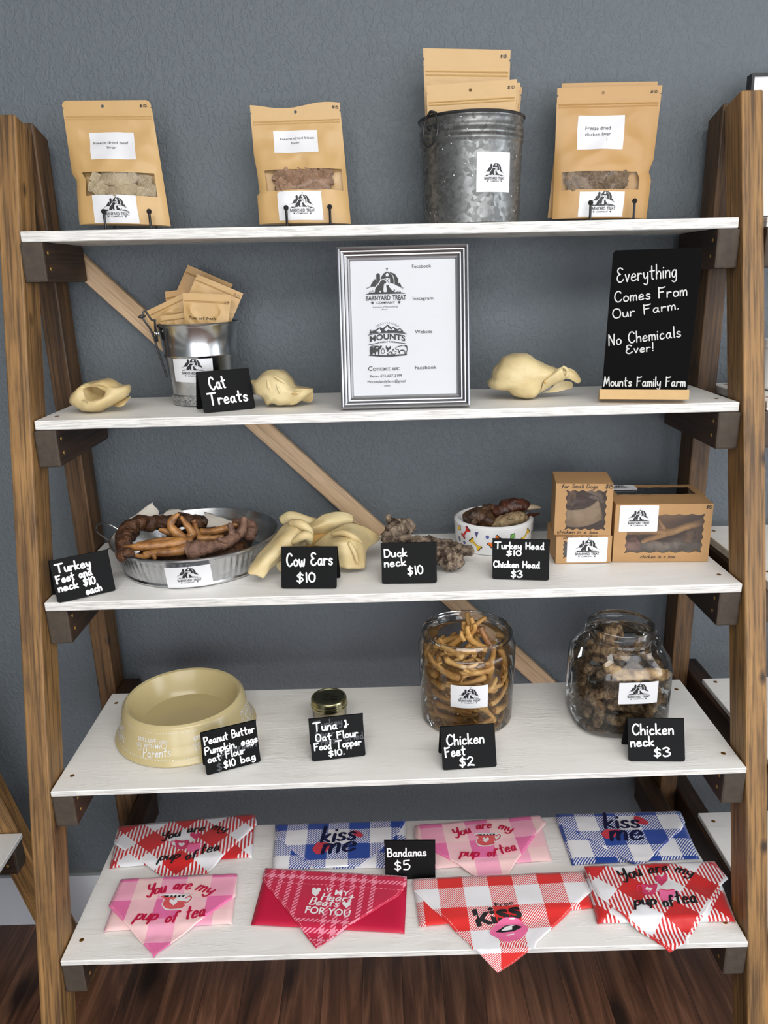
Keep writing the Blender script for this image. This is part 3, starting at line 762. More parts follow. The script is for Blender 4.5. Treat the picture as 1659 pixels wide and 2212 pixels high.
tent_sign('black sign reading Tuna and Oat Flour before the small gold-lid jar', 4, (668, 1554), (784, 1542), (790, 1632), (674, 1645),
          [('Tuna &', .07, .30, .72, .28, .2), ('Oat Flour', .1, .54, .88, .51, .165), ('Food Topper', .06, .75, .93, .73, .165), ('$10.', .32, .93, .6, .91, .135)],
          .34, [('Turkey', .1, .24, .6, .2, .17), ('Liver', .12, .46, .45, .44, .14), ('Freeze Dried', .1, .64, .98, .58, .15)], .034)
tent_sign('black sign reading Chicken Feet before the round glass jar', 4, (951, 1572), (1068, 1563), (1073, 1656), (957, 1664),
          [('Chicken', .1, .43, .78, .42, .24), ('Feet', .06, .70, .43, .67, .22), ('$2', .32, .94, .58, .93, .2)], .34, w_=.038)
tent_sign('black sign reading Chicken neck before the square-shouldered jar', 4, (1357, 1553), (1477, 1552), (1481, 1645), (1357, 1644),
          [('Chicken', .08, .38, .8, .36, .25), ('neck', .05, .66, .45, .63, .22), ('$3', .46, .90, .74, .87, .2)], .34, w_=.038)
tent_sign('black square sign reading Bandanas between the folded bandanas', 5, (830, 1817), (938, 1816), (941, 1899), (832, 1899),
          [('Bandanas', .06, .41, .82, .38, .21), ('$5', .2, .77, .5, .74, .24)], .2, w_=.034)
# ------------------------------------------------------------------ tall chalkboard on a wooden foot
def chalkboard():
    M, w, h, (a, b) = quad_frame(2, (1325, 541), (1519, 535), (1484, 843), (1300, 842), .10, .0225)
    t = thing('chalkboard_sign', 'tall black chalkboard in a wooden foot, lettered Everything Comes From Our Farm', 'sign', M)
    sh_ = (a.x+b.x)/2
    V, F = prism([(-w/2, -.008), (w/2, -.008), (b.x, b.z)]+[(a.x+.004, a.z), (a.x, a.z-.004)], 0, .005)
    obj('board', V, F, CHALKB, t)
    pol = []
    for s, x0, y0, x1, y1, cap in (('Everything', .07, .225, .74, .195, .1), ('Comes From', .06, .365, .88, .325, .075), ('Our Farm.', .06, .48, .8, .42, .065),
                                   ('No Chemicals', .04, .675, .86, .615, .078), ('Ever!', .25, .735, .56, .715, .06), ('Mounts Family Farm', .02, .972, .97, .972, .068)):
        sx = lambda x, y: (x-.5)*w+sh_*(1-y)
        pol += hand(s, sx(x0, y0), (1-y0)*h, sx(x1, y1), (1-y1)*h, cap*h, .0085*h)
    decal('lettering', [(pol, 0, .0005)], flat_map(), [mat('chalk_marker', srgb(206, 206, 204), .7)], t)
    V, F = box(-w/2-.003, w/2+.002, -.014, .022, -.017, .0)
    R = M.to_3x3().inverted()
    obj('wooden_foot', *join(box(-w/2-.004, w/2+.002, -.012, -.0015, -.0165, .0), box(-w/2-.004, w/2+.002, .0065, .024, -.0165, .0), box(-w/2-.004, w/2+.002, -.0015, .0065, -.0165, -.009)), mat('pale_wood', srgb(206, 170, 116), .6, var=(30, .4), col2=srgb(176, 138, 88)), t, M=Matrix.Rotation(-.1, 4, 'X'))
chalkboard()
# ------------------------------------------------------------------ silver picture frame with the shop sheet
def picture_frame():
    M, w, h, (a, b) = quad_frame(2, (723, 532), (1008, 526), (1017, 877), (736, 884), .17, .0040)
    t = thing('picture_frame', 'silver ridged picture frame holding the shop contact sheet', 'frame', M)
    w = (w+(b.x-a.x))/2
    bw = w*.102
    prof = [(0, .016), (0, .004), (.04, .001), (.14, .0), (.24, .0015), (.27, .004), (.31, .0025), (.40, .0022), (.50, .004), (.53, .0065), (.57, .005), (.66, .0048), (.75, .0065), (.78, .0085), (.82, .0075), (.92, .0085), (1, .012), (1, .016)]
    V, F = [], []
    cor = [(-w/2, 0, 1, 1), (w/2, 0, -1, 1), (w/2, h, -1, -1), (-w/2, h, 1, -1)]
    for (x, z, sx, sz) in cor:
        for d, y in prof: V.append((x+sx*d*bw, y, z+sz*d*bw))
    n = len(prof)
    for c in range(4):
        for k in range(n-1):
            q = (c*n+k, ((c+1) % 4)*n+k, ((c+1) % 4)*n+k+1, c*n+k+1); F.append(q)
    obj('moulding', V, F, SILVER, t)
    obj('backing', *box(-w/2+.003, w/2-.003, .016, .019, .003, h-.003), BLKM, t)
    st = Matrix.Translation((0, .019, h*.62)) @ Matrix.Rotation(.36, 4, 'X')
    obj('easel_leg', *xf(box(-.03, .03, 0, .003, -h*.605, 0), st), BLKM, t)
    iw, ih = w-2*bw, h-2*bw
    sheet = obj('printed_sheet', *box(-iw/2-.002, iw/2+.002, .0115, .0125, bw-.002, h-bw+.002), POSTER, t)
    # sheet coordinates from the photographed sheet: x 222..1440, y 180..1720
    sx = lambda x: ((x-222-(x*0+0))/1200-.5)*iw
    def P(x, y): return ((x-222-(y-180)*.025)/1205-.5)*iw, h-bw-(y-180)/1545*ih
    lay = []
    ink, gry, wht = [], [], []
    cx, cy = P(632, 628); ew = 470/1205*iw
    L = emblem_layers(ew, cx, cy)
    def pr(s, x0, x1, y, cap, bold=.0, out=None, **k):
        (ax, ay), (bx, by) = P(x0, y), P(x1, y)
        (out if out is not None else gry).extend(printed(s, (ax+bx)/2, ay, bx-ax, cap/1545*ih, bold, **k))
    pr('Facebook', 936, 1155, 270, 38); pr('Instagram', 947, 1183, 634, 38); pr('Website', 974, 1176, 1018, 40); pr('Facebook', 977, 1228, 1434, 42)
    pr('A product of Mounts Family', 478, 775, 712, 16, slant=.2); pr('Farm', 588, 650, 740, 14, slant=.2)
    pr('Contact us:', 428, 795, 1438, 52, .005, ink); pr('Rene- 423-667-3199', 448, 825, 1516, 32); pr('Mountsfamilyfarm@gmail', 420, 868, 1582, 32); pr('.com', 608, 684, 1626, 24)
    pr('MOUNTS', 446, 862, 1105, 66, .03, ink, arc=.004); pr('FAMILY FARM', 548, 756, 1122, 19, .012, ink, arc=.001)
    Q = lambda *a_: [P(a_[k], a_[k+1]) for k in range(0, len(a_), 2)]
    # mountains, rays, trees
    ink += fill(Q(440, 1010, 470, 990, 540, 950, 570, 938, 600, 950, 655, 908, 700, 948, 716, 934, 770, 965, 800, 950, 840, 1000, 870, 1012, 760, 1000, 650, 995, 540, 1000))
    for q in ((520, 985, 560, 952, 575, 985), (612, 970, 652, 925, 668, 960, 640, 985), (690, 975, 718, 948, 740, 975), (770, 985, 800, 962, 812, 985), (672, 950, 690, 965, 676, 980), (545, 975, 575, 975, 575, 1000, 545, 1000)): wht += fill(Q(*q))
    for x, y in ((455, 955), (470, 965), (484, 960), (815, 970), (828, 975)): ink += fill(Q(x-12, 1004, x, y, x+12, 1004))
    for k in range(13):
        an = PI*(.13+.74*k/12); gry += ribbon(Q(650-112*math.cos(an), 960-62*math.sin(an), 650-150*math.cos(an), 960-82*math.sin(an)), .0005, sharp=True)
    ink += ribbon(Q(428, 1025, 520, 1008, 650, 1002, 780, 1008, 876, 1022), .0011); ink += ribbon(Q(432, 1138, 540, 1118, 550, 1117), .0011)+ribbon(Q(755, 1116, 870, 1134), .0011)
    # animals: cow and calf, hens, rooster, ducks, pig and piglet on grass
    ink += fill(Q(447, 1160, 470, 1148, 540, 1150, 560, 1158, 575, 1145, 582, 1152, 590, 1150, 585, 1168, 575, 1185, 562, 1190, 558, 1255, 545, 1255, 540, 1215, 500, 1220, 470, 1215, 465, 1255, 452, 1255, 444, 1200))
    wht += fill(Q(470, 1160, 500, 1158, 490, 1172))+fill(Q(520, 1168, 545, 1172, 530, 1186))
    ink += fill(Q(466, 1210, 510, 1208, 530, 1196, 536, 1214, 520, 1222, 515, 1258, 506, 1258, 500, 1235, 482, 1235, 476, 1258, 468, 1258))
    ink += fill(Q(632, 1160, 640, 1148, 648, 1170, 668, 1178, 684, 1156, 696, 1160, 690, 1190, 664, 1205, 662, 1222, 650, 1222, 646, 1200, 636, 1185))
    for q in ((580, 1215, 600, 1178, 612, 1200, 622, 1215, 606, 1240, 588, 1238), (650, 1250, 690, 1222, 700, 1240, 690, 1258), (706, 1232, 722, 1190, 732, 1215, 756, 1225, 740, 1252, 716, 1250)):
        ink += ribbon(Q(*q, q[0], q[1]), .0011)
    pig = (748, 1186, 760, 1172, 790, 1162, 840, 1152, 876, 1160, 882, 1200, 872, 1245, 860, 1245, 850, 1215, 800, 1215, 790, 1245, 780, 1200, 756, 1198)
    ink += ribbon(Q(*pig, 748, 1186), .0012)+ribbon(Q(790, 1235, 810, 1208, 850, 1212, 856, 1250), .0012)
    ink += fill(Q(840, 1152, 876, 1160, 880, 1190, 860, 1165)); 
    ink += fill(Q(425, 1262, 470, 1252, 640, 1262, 800, 1255, 886, 1252, 870, 1268, 700, 1280, 560, 1276))
    L = L+[(gry, 2, .0009), (ink, 0, .0009), (wht, 1, .0012)]
    decal('print', L, flat_map(.0113), [INK, POSTER, INK], sheet)
picture_frame()
def whiteboard():
    p = on_y(1611, 157, -.085)
    z0 = shz(1, .61)+.0035
    M = frame((max(p.x, .664), -.085, z0), (1, 0, 0), (0, .9995, -.03), (0, .03, .9995))
    t = thing('whiteboard', 'black-framed white board standing at the right edge above the top shelf', 'board', M)
    h = (p.z-z0)/.9982; w = .55
    V, F = prism([(0, 0), (w, 0), (w, h), (0, h)], 0, .020, [[(.005, .005), (w-.005, .005), (w-.005, h-.005), (.005, h-.005)]])
    obj('frame', V, F, BLKM, t)
    obj('panel', *box(.005, w-.005, .004, .018, .005, h-.005), WBOARD, t)
whiteboard()
q = on_y(1654, 735, -.15)
t = thing('cream_canister', 'edge of a white canister at the right picture edge beside the leg', 'canister', (q.x+.04, -.15, shz(2, .61)+.0025))
hh = q.z-shz(2, .61)
obj('body', *lathe([(.0001, 0), (.036, 0), (.040, .004), (.040, hh-.012), (.036, hh-.004), (.0001, hh-.004)], 40), BOWLW, t, True)
obj('lid', *lathe([(.041, hh-.016), (.041, hh-.002), (.038, hh), (.0001, hh)], 40), BOWLW, t, True)
# ------------------------------------------------------------------ kraft stand-up pouches
def interp(pts, x):
    if x <= pts[0][0]: return pts[0][1]
    for (a, b), (c, d) in zip(pts, pts[1:]):
        if x <= c: return b+(d-b)*(x-a)/(c-a)
    return pts[-1][1]
def pouch_frame(TL, TR, BR, BL, base, lean):
    """base = bottom-centre point; the outline is read on the leaning plane through it"""
    n = V3((0, -math.cos(lean), math.sin(lean))); ez = V3((0, math.sin(lean), math.cos(lean)))
    M = frame(base, (1, 0, 0), -n, ez); Mi = M.inverted()
    P = [Mi @ on_plane(*q, base, n) for q in (BL, BR, TR, TL)]
    return M, [(p.x, p.z) for p in P]
def pouch(label, group, M, quad, m=KRAFT, window=None, notch=(), stickers=(), price=None, hole=None, round_top=0.0, thick=.020, seed=1, wavy=0.0, extra=None, upto=None):
    (x0, z0), (x1, z1), (x2, z2), (x3, z3) = quad
    t = thing('treat_pouch', label, 'pouch', M, group)
    H = (z2+z3)/2
    def S(u, v):
        """outline in face units: u 0..1 across, v 0..1 up"""
        lx, lz = x0+(x3-x0)*v, z0+(z3-z0)*v; rx, rz = x1+(x2-x1)*v, z1+(z2-z1)*v
        w = rx-lx
        lx += w*interp([(q, d) for q, d in notch[0]], v) if notch and notch[0] else 0
        rx -= w*interp([(q, d) for q, d in notch[1]], v) if notch and notch[1] else 0
        return lx+(rx-lx)*u, lz+(rz-lz)*u+wavy*math.sin(u*7+seed)*max(0, (v-.9)*10)
    tv = [(0, .8), (.12, 1.0), (.3, 1.0), (.5, .7), (.72, .28), (.84, .06), (.88, .02), (1, .02)]
    def bulge(u, v):
        b = thick*interp(tv, v)*max(0, 4*u*(1-u))**.55
        wr = mnoise.noise(V3((u*3.1+seed*7, v*3.7, seed)))*.006+(.5-abs(mnoise.noise(V3((u*4+seed, v*5, seed*2)))))*.006-.003
        b += wr*interp([(0, .3), (.3, 1), (.75, 1), (.85, .2), (1, .1)], v)*min(1, 6*u, 6*(1-u))
        return b
    def srf(u, v, lift=0.0):
        x, z = S(u, v); return V3((x, -max(bulge(u, v), .0003)-lift, z))
    nu, nv = 26, 40
    us = [k/nu for k in range(nu+1)]; vs = [k/nv*.90 for k in range(nv+1)]
    if window:
        wu0, wu1, wv0, wv1 = window
        us = sorted(set([min(us, key=lambda q: abs(q-w)) == q and w or q for q in us for w in ([wu0] if abs(q-wu0) <= abs(q-wu1) else [wu1])]))
        vs = sorted(set([min(vs, key=lambda q: abs(q-w)) == q and w or q for q in vs for w in ([wv0] if abs(q-wv0) <= abs(q-wv1) else [wv1])]))
    nu, nv = len(us)-1, len(vs)-1
    V = [srf(u, v) for v in vs for u in us]; n = nu+1
    inw = lambda u, v: window and wu0 < u < wu1 and wv0 < v < wv1
    F, Fw = [], []
    for r in range(nv):
        for c in range(nu):
            q = (r*n+c, r*n+c+1, (r+1)*n+c+1, (r+1)*n+c)
            (Fw if inw((us[c]+us[c+1])/2, (vs[r]+vs[r+1])/2) else F).append(q)
    k = len(V)
    V2 = [V3((S(u, v)[0], .0016*math.sin(PI*u)*(1 if v < .8 else 0), S(u, v)[1])) for v in vs for u in us]
    F2 = [(k+r*n+c, k+(r+1)*n+c, k+(r+1)*n+c+1, k+r*n+c+1) for r in range(nv) for c in range(nu)]
    F2 += [(c, c+k, c+k+1, c+1) for c in range(nu)]
    obj('pouch_body', V+V2, F+F2, m, t, True)
    # flat heat-sealed header with the hang hole, tear nicks and zip ridge
    r = round_top
    top = [(S(k2/12, 1)) for k2 in range(13)]
    if r:
        (ax, az), (bx, bz) = S(0, 1), S(1, 1)
        top = [(ax+r*(1-math.cos(a)), az-r+r*math.sin(a)) for a in [PI/2*k2/5 for k2 in range(6)]]+[(bx-r+r*math.sin(a), bz-r+r*math.cos(a)) for a in [PI/2*k2/5 for k2 in range(6)]]
    nk = lambda s, v: [S(s, v+.008), (S(s, v)[0]+(.0028 if s == 0 else -.0028), S(s, v)[1]), S(s, v-.008)]
    loop = [S(0, .899)]+list(reversed(nk(0, .94)))+top+nk(1, .94)+[S(1, .899)]
    holes = []
    if hole: 
        hx, hz = S(*hole); holes = [list(reversed(disc(hx, hz, .0028, 14)))]
    V, F = prism(list(reversed(loop)), -.0004, .0004, holes)
    obj('header', V, F, m, t)
    V, F = [], []
    for (vz, hh) in ((.872, .0012), (.852, .0009)):
        for q in range(19):
            u = .02+.96*q/18
            for dv, l in ((-.006, 0), (0, hh), (.006, 0)): V.append(srf(u, vz+dv, l+.0002))
        b0 = len(V)-57
        for q in range(18):
            for s in (0, 1): F.append((b0+q*3+s, b0+q*3+3+s, b0+q*3+4+s, b0+q*3+1+s))
    obj('zip_strip', V, F, m, t, True)
    if window:
        obj('clear_window', V and [srf(u, v) for v in vs for u in us], Fw, FILM, t, True)
    mapf = lambda a, b, l: srf(a, b, l)
    w_avg = abs((x1-x0)+(x2-x3))/2
    for st in stickers:
        u0, u1, v0, v1, kind = st[:5]
        V, F = [], []; nn = 12
        for r2 in range(nn+1):
            for c in range(nn+1): V.append(srf(u0+(u1-u0)*c/nn, v0+(v1-v0)*r2/nn, .0005))
        F = [(r2*(nn+1)+c, r2*(nn+1)+c+1, (r2+1)*(nn+1)+c+1, (r2+1)*(nn+1)+c) for r2 in range(nn) for c in range(nn)]
        s_ = obj('sticker', V, F, STICK, t, True)
        if kind == 'logo':
            asp = w_avg/H
            ew = (u1-u0)*st[5]; cx, cy = u0+(u1-u0)*st[6], v0+(v1-v0)*st[7]
            L = [([[(cx+p[0]*ew, cy+p[1]*ew*asp) for p in q] for q in polys], mm, .0007+.0002*kk) for kk, (polys, mm, _) in enumerate(get_emblem())]
            decal('logo', L, mapf, [INK, STICK], s_)
        elif kind == 'text':
            L = []
            for (s, cx, yy, ww, cap) in st[5]: L += printed(s, u0+(u1-u0)*cx, v0+(v1-v0)*yy, (u1-u0)*ww, (v1-v0)*cap, .004)
            decal('printing', [(L, 0, .0008)], mapf, [INK], s_)
    if price:
        s, u0, u1, v, cap = price[:5]
        decal('price_mark', [(hand(s, u0, v, u1, v, cap, .0052), 0, .0005)], mapf, [MARK], t)
    if extra:
        s, u0, u1, v, cap = extra
        decal('handwriting', [(hand(s, u0, v, u1, v, cap, .0085, .25), 0, .0006)], mapf, [MARK], t)
    t['_'] = 0; del t['_']
    return t, srf, M
def get_emblem():
    global EMB
    if EMB is None: EMB = emblem()
    return EMB
def lump(rx, ry, rz, seed, rough=.25, n=3, boxy=4.0):
    """irregular crumb: boxy superellipsoid with broken edges"""
    bm = bmesh.new(); bmesh.ops.create_cube(bm, size=2); bmesh.ops.subdivide_edges(bm, edges=bm.edges, cuts=n, use_grid_fill=True)
    V = []
    for v in bm.verts:
        c = v.co; l = (abs(c.x)**boxy+abs(c.y)**boxy+abs(c.z)**boxy)**(1/boxy); c = c/l
        k = 1+rough*mnoise.noise(c*1.7+V3((seed*3.3, seed, 0)))+rough*.4*mnoise.noise(c*4+V3((seed, 0, seed*2)))
        V.append(V3((c.x*rx, c.y*ry, c.z*rz))*k)
    F = [tuple(v.index for v in f.verts) for f in bm.faces] if not bm.verts.index_update() else 0
    bm.free(); return V, F
def fill_pouch(name, label, cat, group, srf, M, win, spots, m, size, protos=4, boxy=9.0, flat=1.0, rough=.12):
    P = []
    for k, (u, v, s, ang) in enumerate(spots):
        p = srf(u, v); d = max(-p.y, .004)
        q = V3((p.x, -d*.5, p.z)); r = size*s
        ry = min(r*flat, d*.36)
        R = Matrix.Rotation(ang, 4, 'Y') @ Matrix.Rotation(math.sin(k*5.1)*.35, 4, 'X') @ Matrix.Rotation(math.cos(k*3.7)*.3, 4, 'Z')
        Mx = M @ Matrix.Translation(q) @ R
        if k < protos:
            V, F = lump(1, 1, 1, k+hash(len(name)) % 7, rough, 3, boxy)
            o = obj(name, V, F, m, None, False); P.append(o)
        else:
            o = P[k % protos].copy(); COL.objects.link(o)
        o.matrix_world = Mx @ Matrix.Diagonal((r, ry, r*(.8+.4*abs(math.sin(k*2.3))), 1))
        tag(o, label, cat, group)
BASE1 = lambda u, y, dz=.004: V3((on_y(u, 480, y).x, y, shz(1, on_y(u, 480, y).x)+dz))
TXT = lambda *l: l
g1 = 'kraft treat pouches on the top shelf'
# beef
b = BASE1(270, -.118, .006); M, q = pouch_frame((133, 218), (325, 216), (369, 489), (172, 486), b, .14)
_, srf, Mb = pouch('rounded-corner kraft pouch labelled beef liver at the left of the top shelf', g1, M, q, KRAFT, (.13, .92, .225, .415),
    ([(0, 0), (.24, .02), (.36, .04), (.42, .0), (1, 0)], [(0, 0), (1, 0)]),
    [(.255, .755, .52, .745, 'text', [('Freeze dried beef', .47, .57, .78, .10), ('liver', .49, .38, .2, .10)]), (.20, .69, .005, .228, 'logo', .58, .53, .27)],
    ('$10.', .87, .96, .945, .018), (.45, .955), .009, .021, 1)
sp = [(.26, .37, 1.0, .5), (.40, .375, 1.25, .2), (.53, .37, 1.2, -.3), (.66, .38, .9, 1.0), (.80, .35, 1.1, .15), (.31, .275, 1.15, .9), (.45, .27, 1.0, .4), (.60, .29, 1.35, .75), (.74, .265, .8, .3), (.84, .265, 1.0, .1), (.20, .30, .7, .3), (.52, .25, .7, .1)]
fill_pouch('beef_liver_cube', 'tan freeze-dried beef liver cube behind the pouch window', 'dog treat', 'beef liver cubes in the left pouch', srf, Mb, None, sp, BEEF, .0115)
# bison
b = BASE1(657, -.118, .006); M, q = pouch_frame((540, 232), (734, 224), (758, 484), (561, 485), b, .12)
_, srf, Mb = pouch('square-corner kraft pouch labelled bison liver, second from left on the top shelf', g1, M, q, KRAFT, (.09, .95, .275, .455),
    ([(0, 0), (.25, -.0), (.26, .03), (.45, .02), (.6, 0), (1, 0)], [(0, 0), (1, 0)]),
    [(.235, .72, .60, .79, 'text', [('Freeze dried bison', .53, .60, .78, .11), ('liver', .49, .40, .2, .11)]), (.23, .71, .02, .265, 'logo', .56, .54, .28)],
    ('$15.', .91, .985, .955, .018), (.5, .955), 0, .021, 2, .004)
sp = []
for r, (v, nn) in enumerate(((.30, 10), (.345, 11), (.395, 11), (.435, 8))):
    for c in range(nn): sp.append((.22+.6*(c+.5*(r % 2))/nn+.012*math.sin(c*7+r), v+.006*math.sin(c*3+r*2), .8+.35*abs(math.sin(c*2.1+r)), c*1.3+r))
fill_pouch('bison_liver_cube', 'brown freeze-dried bison liver cube behind the pouch window', 'dog treat', 'bison liver cubes in the second pouch', srf, Mb, None, sp, BISON, .0072)
# chicken liver: one behind, one in front
b = BASE1(1290, -.088, .006); M, q = pouch_frame((1214, 180), (1421, 176), (1385, 470), (1183, 471), b, .1)
pouch('kraft pouch standing behind the chicken liver pouch, only edges showing', g1, M, q, KRAFT2, None, (), (), None, None, 0, .004, 3)
b = BASE1(1294, -.113, .006); M, q = pouch_frame((1204, 190), (1431, 184), (1396, 473), (1193, 474), b, .11)
_, srf, Mb = pouch('kraft pouch labelled chicken liver, rightmost on the top shelf', g1, M, q, KRAFT2, (.07, .86, .215, .355),
    ([(0, 0), (1, 0)], [(0, 0), (.3, .0), (.36, .035), (.45, .0), (1, 0)]),
    [(.21, .665, .525, .785, 'text', [('Freeze dried', .44, .58, .54, .11), ('chicken liver', .44, .40, .55, .11)]), (.25, .715, .008, .197, 'logo', .57, .53, .26)],
    ('$10.', .895, .965, .945, .018), (.44, .955), 0, .018, 4)
sp = []
for r, (v, nn) in enumerate(((.225, 8), (.265, 9), (.305, 9), (.335, 7))):
    for c in range(nn): sp.append((.16+.56*(c+.5*(r % 2))/nn, v+.006*math.sin(c*3+r*2), .7+.7*abs(math.sin(c*1.7+r*1.3)), c*1.9+r))
fill_pouch('chicken_liver_piece', 'dark curled freeze-dried chicken liver piece behind the pouch window', 'dog treat', 'chicken liver pieces in the right pouch', srf, Mb, None, sp, LIVER, .0088, 6, 2.6, .6, .5)
# ------------------------------------------------------------------ black wire easels holding the pouches
def easel(label, pl, pr, yb, lean):
    a, c = on_y(*pl, yb-.030), on_y(*pr, yb-.030)
    x0, x1 = a.x, c.x; xm = (x0+x1)/2; z0 = shz(1, xm)+.0036
    t = thing('wire_easel', label, 'easel', (xm, yb, z0), 'black wire easels')
    for x, top in ((x0-xm, a.z-z0), (x1-xm, c.z-z0)):
        obj('prong', *join(tube([(x, 0.012, .0), (x, -.027, .0), (x, -.030, .003), (x, -.030, top)], .0023, 8, 3), xf(lathe([(.0001, -.0048), (.0034, -.0034), (.0048, 0), (.0034, .0034), (.0001, .0048)], 12), Matrix.Translation((x, -.030, top)))), BLKM, t, True)
    w = (x1-x0)/2
    obj('base_bar', *tube([(-w, -.006, 0), (w, -.006, 0)], .0016, 8), BLKM, t, True)
    obj('back_stay', *tube([(-w, .012, 0), (-w*.35, .012+.012*math.tan(lean), .09), (w*.35, .012+.012*math.tan(lean), .09), (w, .012, 0)], .0016, 8), BLKM, t, True)
easel('black wire easel with ball tips under the beef liver pouch', (224, 457), (322, 457), -.118, .5)
easel('black wire easel with ball tips under the bison liver pouch', (618, 449), (712, 447), -.118, .5)
easel('black wire easel with ball tips under the chicken liver pouch', (1276, 438), (1371, 434), -.113, .5)
# ------------------------------------------------------------------ round metal and ceramic containers
def on_cyl(u, v, c, R):
    d = ray(u, v); o = CAM-c
    A = d.x*d.x+d.y*d.y; B = 2*(o.x*d.x+o.y*d.y); Cc = o.x*o.x+o.y*o.y-R*R
    s = (-B-math.sqrt(max(B*B-4*A*Cc, 0)))/(2*A); p = o+d*s
    return math.atan2(p.x, -p.y), p.z+c.z
def cyl_map(Rf, th0, z0, rot=0.0):
    cr, sr = math.cos(rot), math.sin(rot)
    def f(a, b, l):
        a, b = a*cr-b*sr, a*sr+b*cr
        z = z0+b; R = Rf(z); th = th0+a/R
        return V3(((R+l)*math.sin(th), -(R+l)*math.cos(th), z))
    return f
def cyl_sticker(t, Rf, th0, z0, w, h, ew=.6, ex=0.0, ey=-.2, rot=0.0, lift=.0007):
    f = cyl_map(Rf, th0, z0, rot); n = 12
    V = [f(-w/2+w*c/n, -h/2+h*r/n, lift) for r in range(n+1) for c in range(n+1)]
    F = [(r*(n+1)+c, r*(n+1)+c+1, (r+1)*(n+1)+c+1, (r+1)*(n+1)+c) for r in range(n) for c in range(n)]
    s = obj('sticker', V, F, STICK, t, True)
    L = [([[(ex*w+p[0]*w*ew, ey*h+p[1]*w*ew) for p in q] for q in polys], m, lift+.0003+.0003*k) for k, (polys, m, _) in enumerate(get_emblem())]
    decal('logo', L, f, [INK, STICK], s)
    return s
def prof_R(prof):
    pz = sorted([(z, r) for r, z in prof])
    return lambda z: interp(pz, z)
# --- tall weathered bucket on the top shelf
cb = V3((on_y(1017, 470, -.122).x, -.122, 0)); cb.z = shz(1, cb.x)+.001
Rr = .5*226*((V3((cb.x, cb.y, cb.z+.2))-CAM).dot(FW))/FPX
zr = z_on(1017, 240, cb.y-Rr)-cb.z; zb = [z_on(1017, v, cb.y-Rr)-cb.z for v in (266, 280, 292)]
R0 = Rr*.945
rr = lambda z: R0+(Rr*.985-R0)*z/zr
prof = [(.0001, .002), (R0-.004, .002), (R0, .0), (R0, .004)]+[(rr(z), z) for z in (zr*.3, zr*.6, zb[2]-.008)]
for z in sorted(zb): prof += [(rr(z), z-.005), (rr(z)+.0022, z-.002), (rr(z)+.0022, z+.001), (rr(z), z+.004)]
prof += [(Rr*.985, zr-.006), (Rr, zr-.004), (Rr+.0012, zr), (Rr, zr+.003), (Rr-.003, zr+.003), (Rr-.003, zr-.004), (R0-.003, .006), (.0001, .006)]
t = thing('galvanised_bucket', 'tall weathered galvanised bucket holding kraft pouches on the top shelf', 'bucket', cb)
obj('bucket_body', *lathe(prof, 96), GALV, t, True)
obj('rolled_rim', *tube([((Rr)*math.sin(a), -(Rr)*math.cos(a), zr+.001) for a in [2*PI*k/48 for k in range(48)]], .0028, 8, 1, closed=True), DARKM, t, True)
th, zz = on_cyl(936, 281, cb, Rr)
ax = V3((math.sin(th), -math.cos(th), 0)); tg = V3((math.cos(th), math.sin(th), 0)); zz -= cb.z
cring = ax*(Rr+.007)+V3((0, 0, zz))
rw, rh = .0178, .0265
ring = obj('ring_handle', *tube([cring+tg*rw*math.cos(a)+(V3((0, 0, 1))-ax*.12).normalized()*rh*math.sin(a) for a in [2*PI*k/28 for k in range(28)]], .0018, 8, 1, closed=True), DARKM, t, True)
for s in (-1, 1):
    V, F = lathe([(.0001, .004), (.003, .003), (.0042, 0), (.0042, -.003)], 10)
    Mq = frame(ax*(Rr+.001)+tg*s*.009+V3((0, 0, zz+.004)), tg, V3((0, 0, 1)), ax)
    obj('rivet', *xf((V, F), Mq), DARKM, t, True)
obj('ring_loop', *tube([cring-ax*.006+tg*.009+V3((0, 0, rh-.002)), cring-ax*.001+V3((0, 0, rh+.001)), cring-ax*.006-tg*.009+V3((0, 0, rh-.002))], .002, 8), DARKM, t, True)
th, zz = on_cyl(1070, 371, cb, Rr)
cyl_sticker(t, prof_R([(r, z) for r, z in prof[3:8]]+[(R0, 0)]), th, zz-cb.z, 80/FPX*1.30, .062, .60, -.0, -.19, 0.0, .0012)
# pouches standing in the bucket
gp = 'kraft pouches in the weathered bucket'
def bpouch(label, y, TL, TR, seed, lean=.05, hole=None, price=None, stick=(), m=KRAFT):
    base = V3((cb.x, y, cb.z+.010)); vb = 470
    BL = (TL[0]+4 if TL[0] < 930 else TL[0]+2, vb); BR = (TR[0]-(26 if TR[0] > 1119 else 8), vb)
    M, q = pouch_frame(TL, TR, BR, BL, base, lean)
    z0 = (q[0][1]+q[1][1])/2; q = [(q[0][0]*.93, .001), (q[1][0]*.93, .001), q[2], q[3]]
    return pouch(label, gp, M, q, m, None, (), stick, price, hole, 0, .006, seed, .0)
bpouch('tallest kraft pouch marked $15 at the back of the bucket', cb.y+.028, (914, 104), (1103, 108), 11, .02, None, ('$15.', .885, .965, .955, .016))
bpouch('kraft pouch whose right edge sticks out furthest in the bucket', cb.y+.012, (934, 190), (1128, 188), 12, .02, m=KRAFT2)
bpouch('kraft pouch second from the front in the bucket', cb.y-.006, (930, 177), (1124, 179), 13, .02)
bpouch('front kraft pouch marked $10 with a punched hole in the bucket', cb.y-.024, (921, 184), (1117, 171), 14, .02, (.485, .945), ('$10', .90, .97, .935, .022), [(.235, .69, .52, .725, 'text', [])])
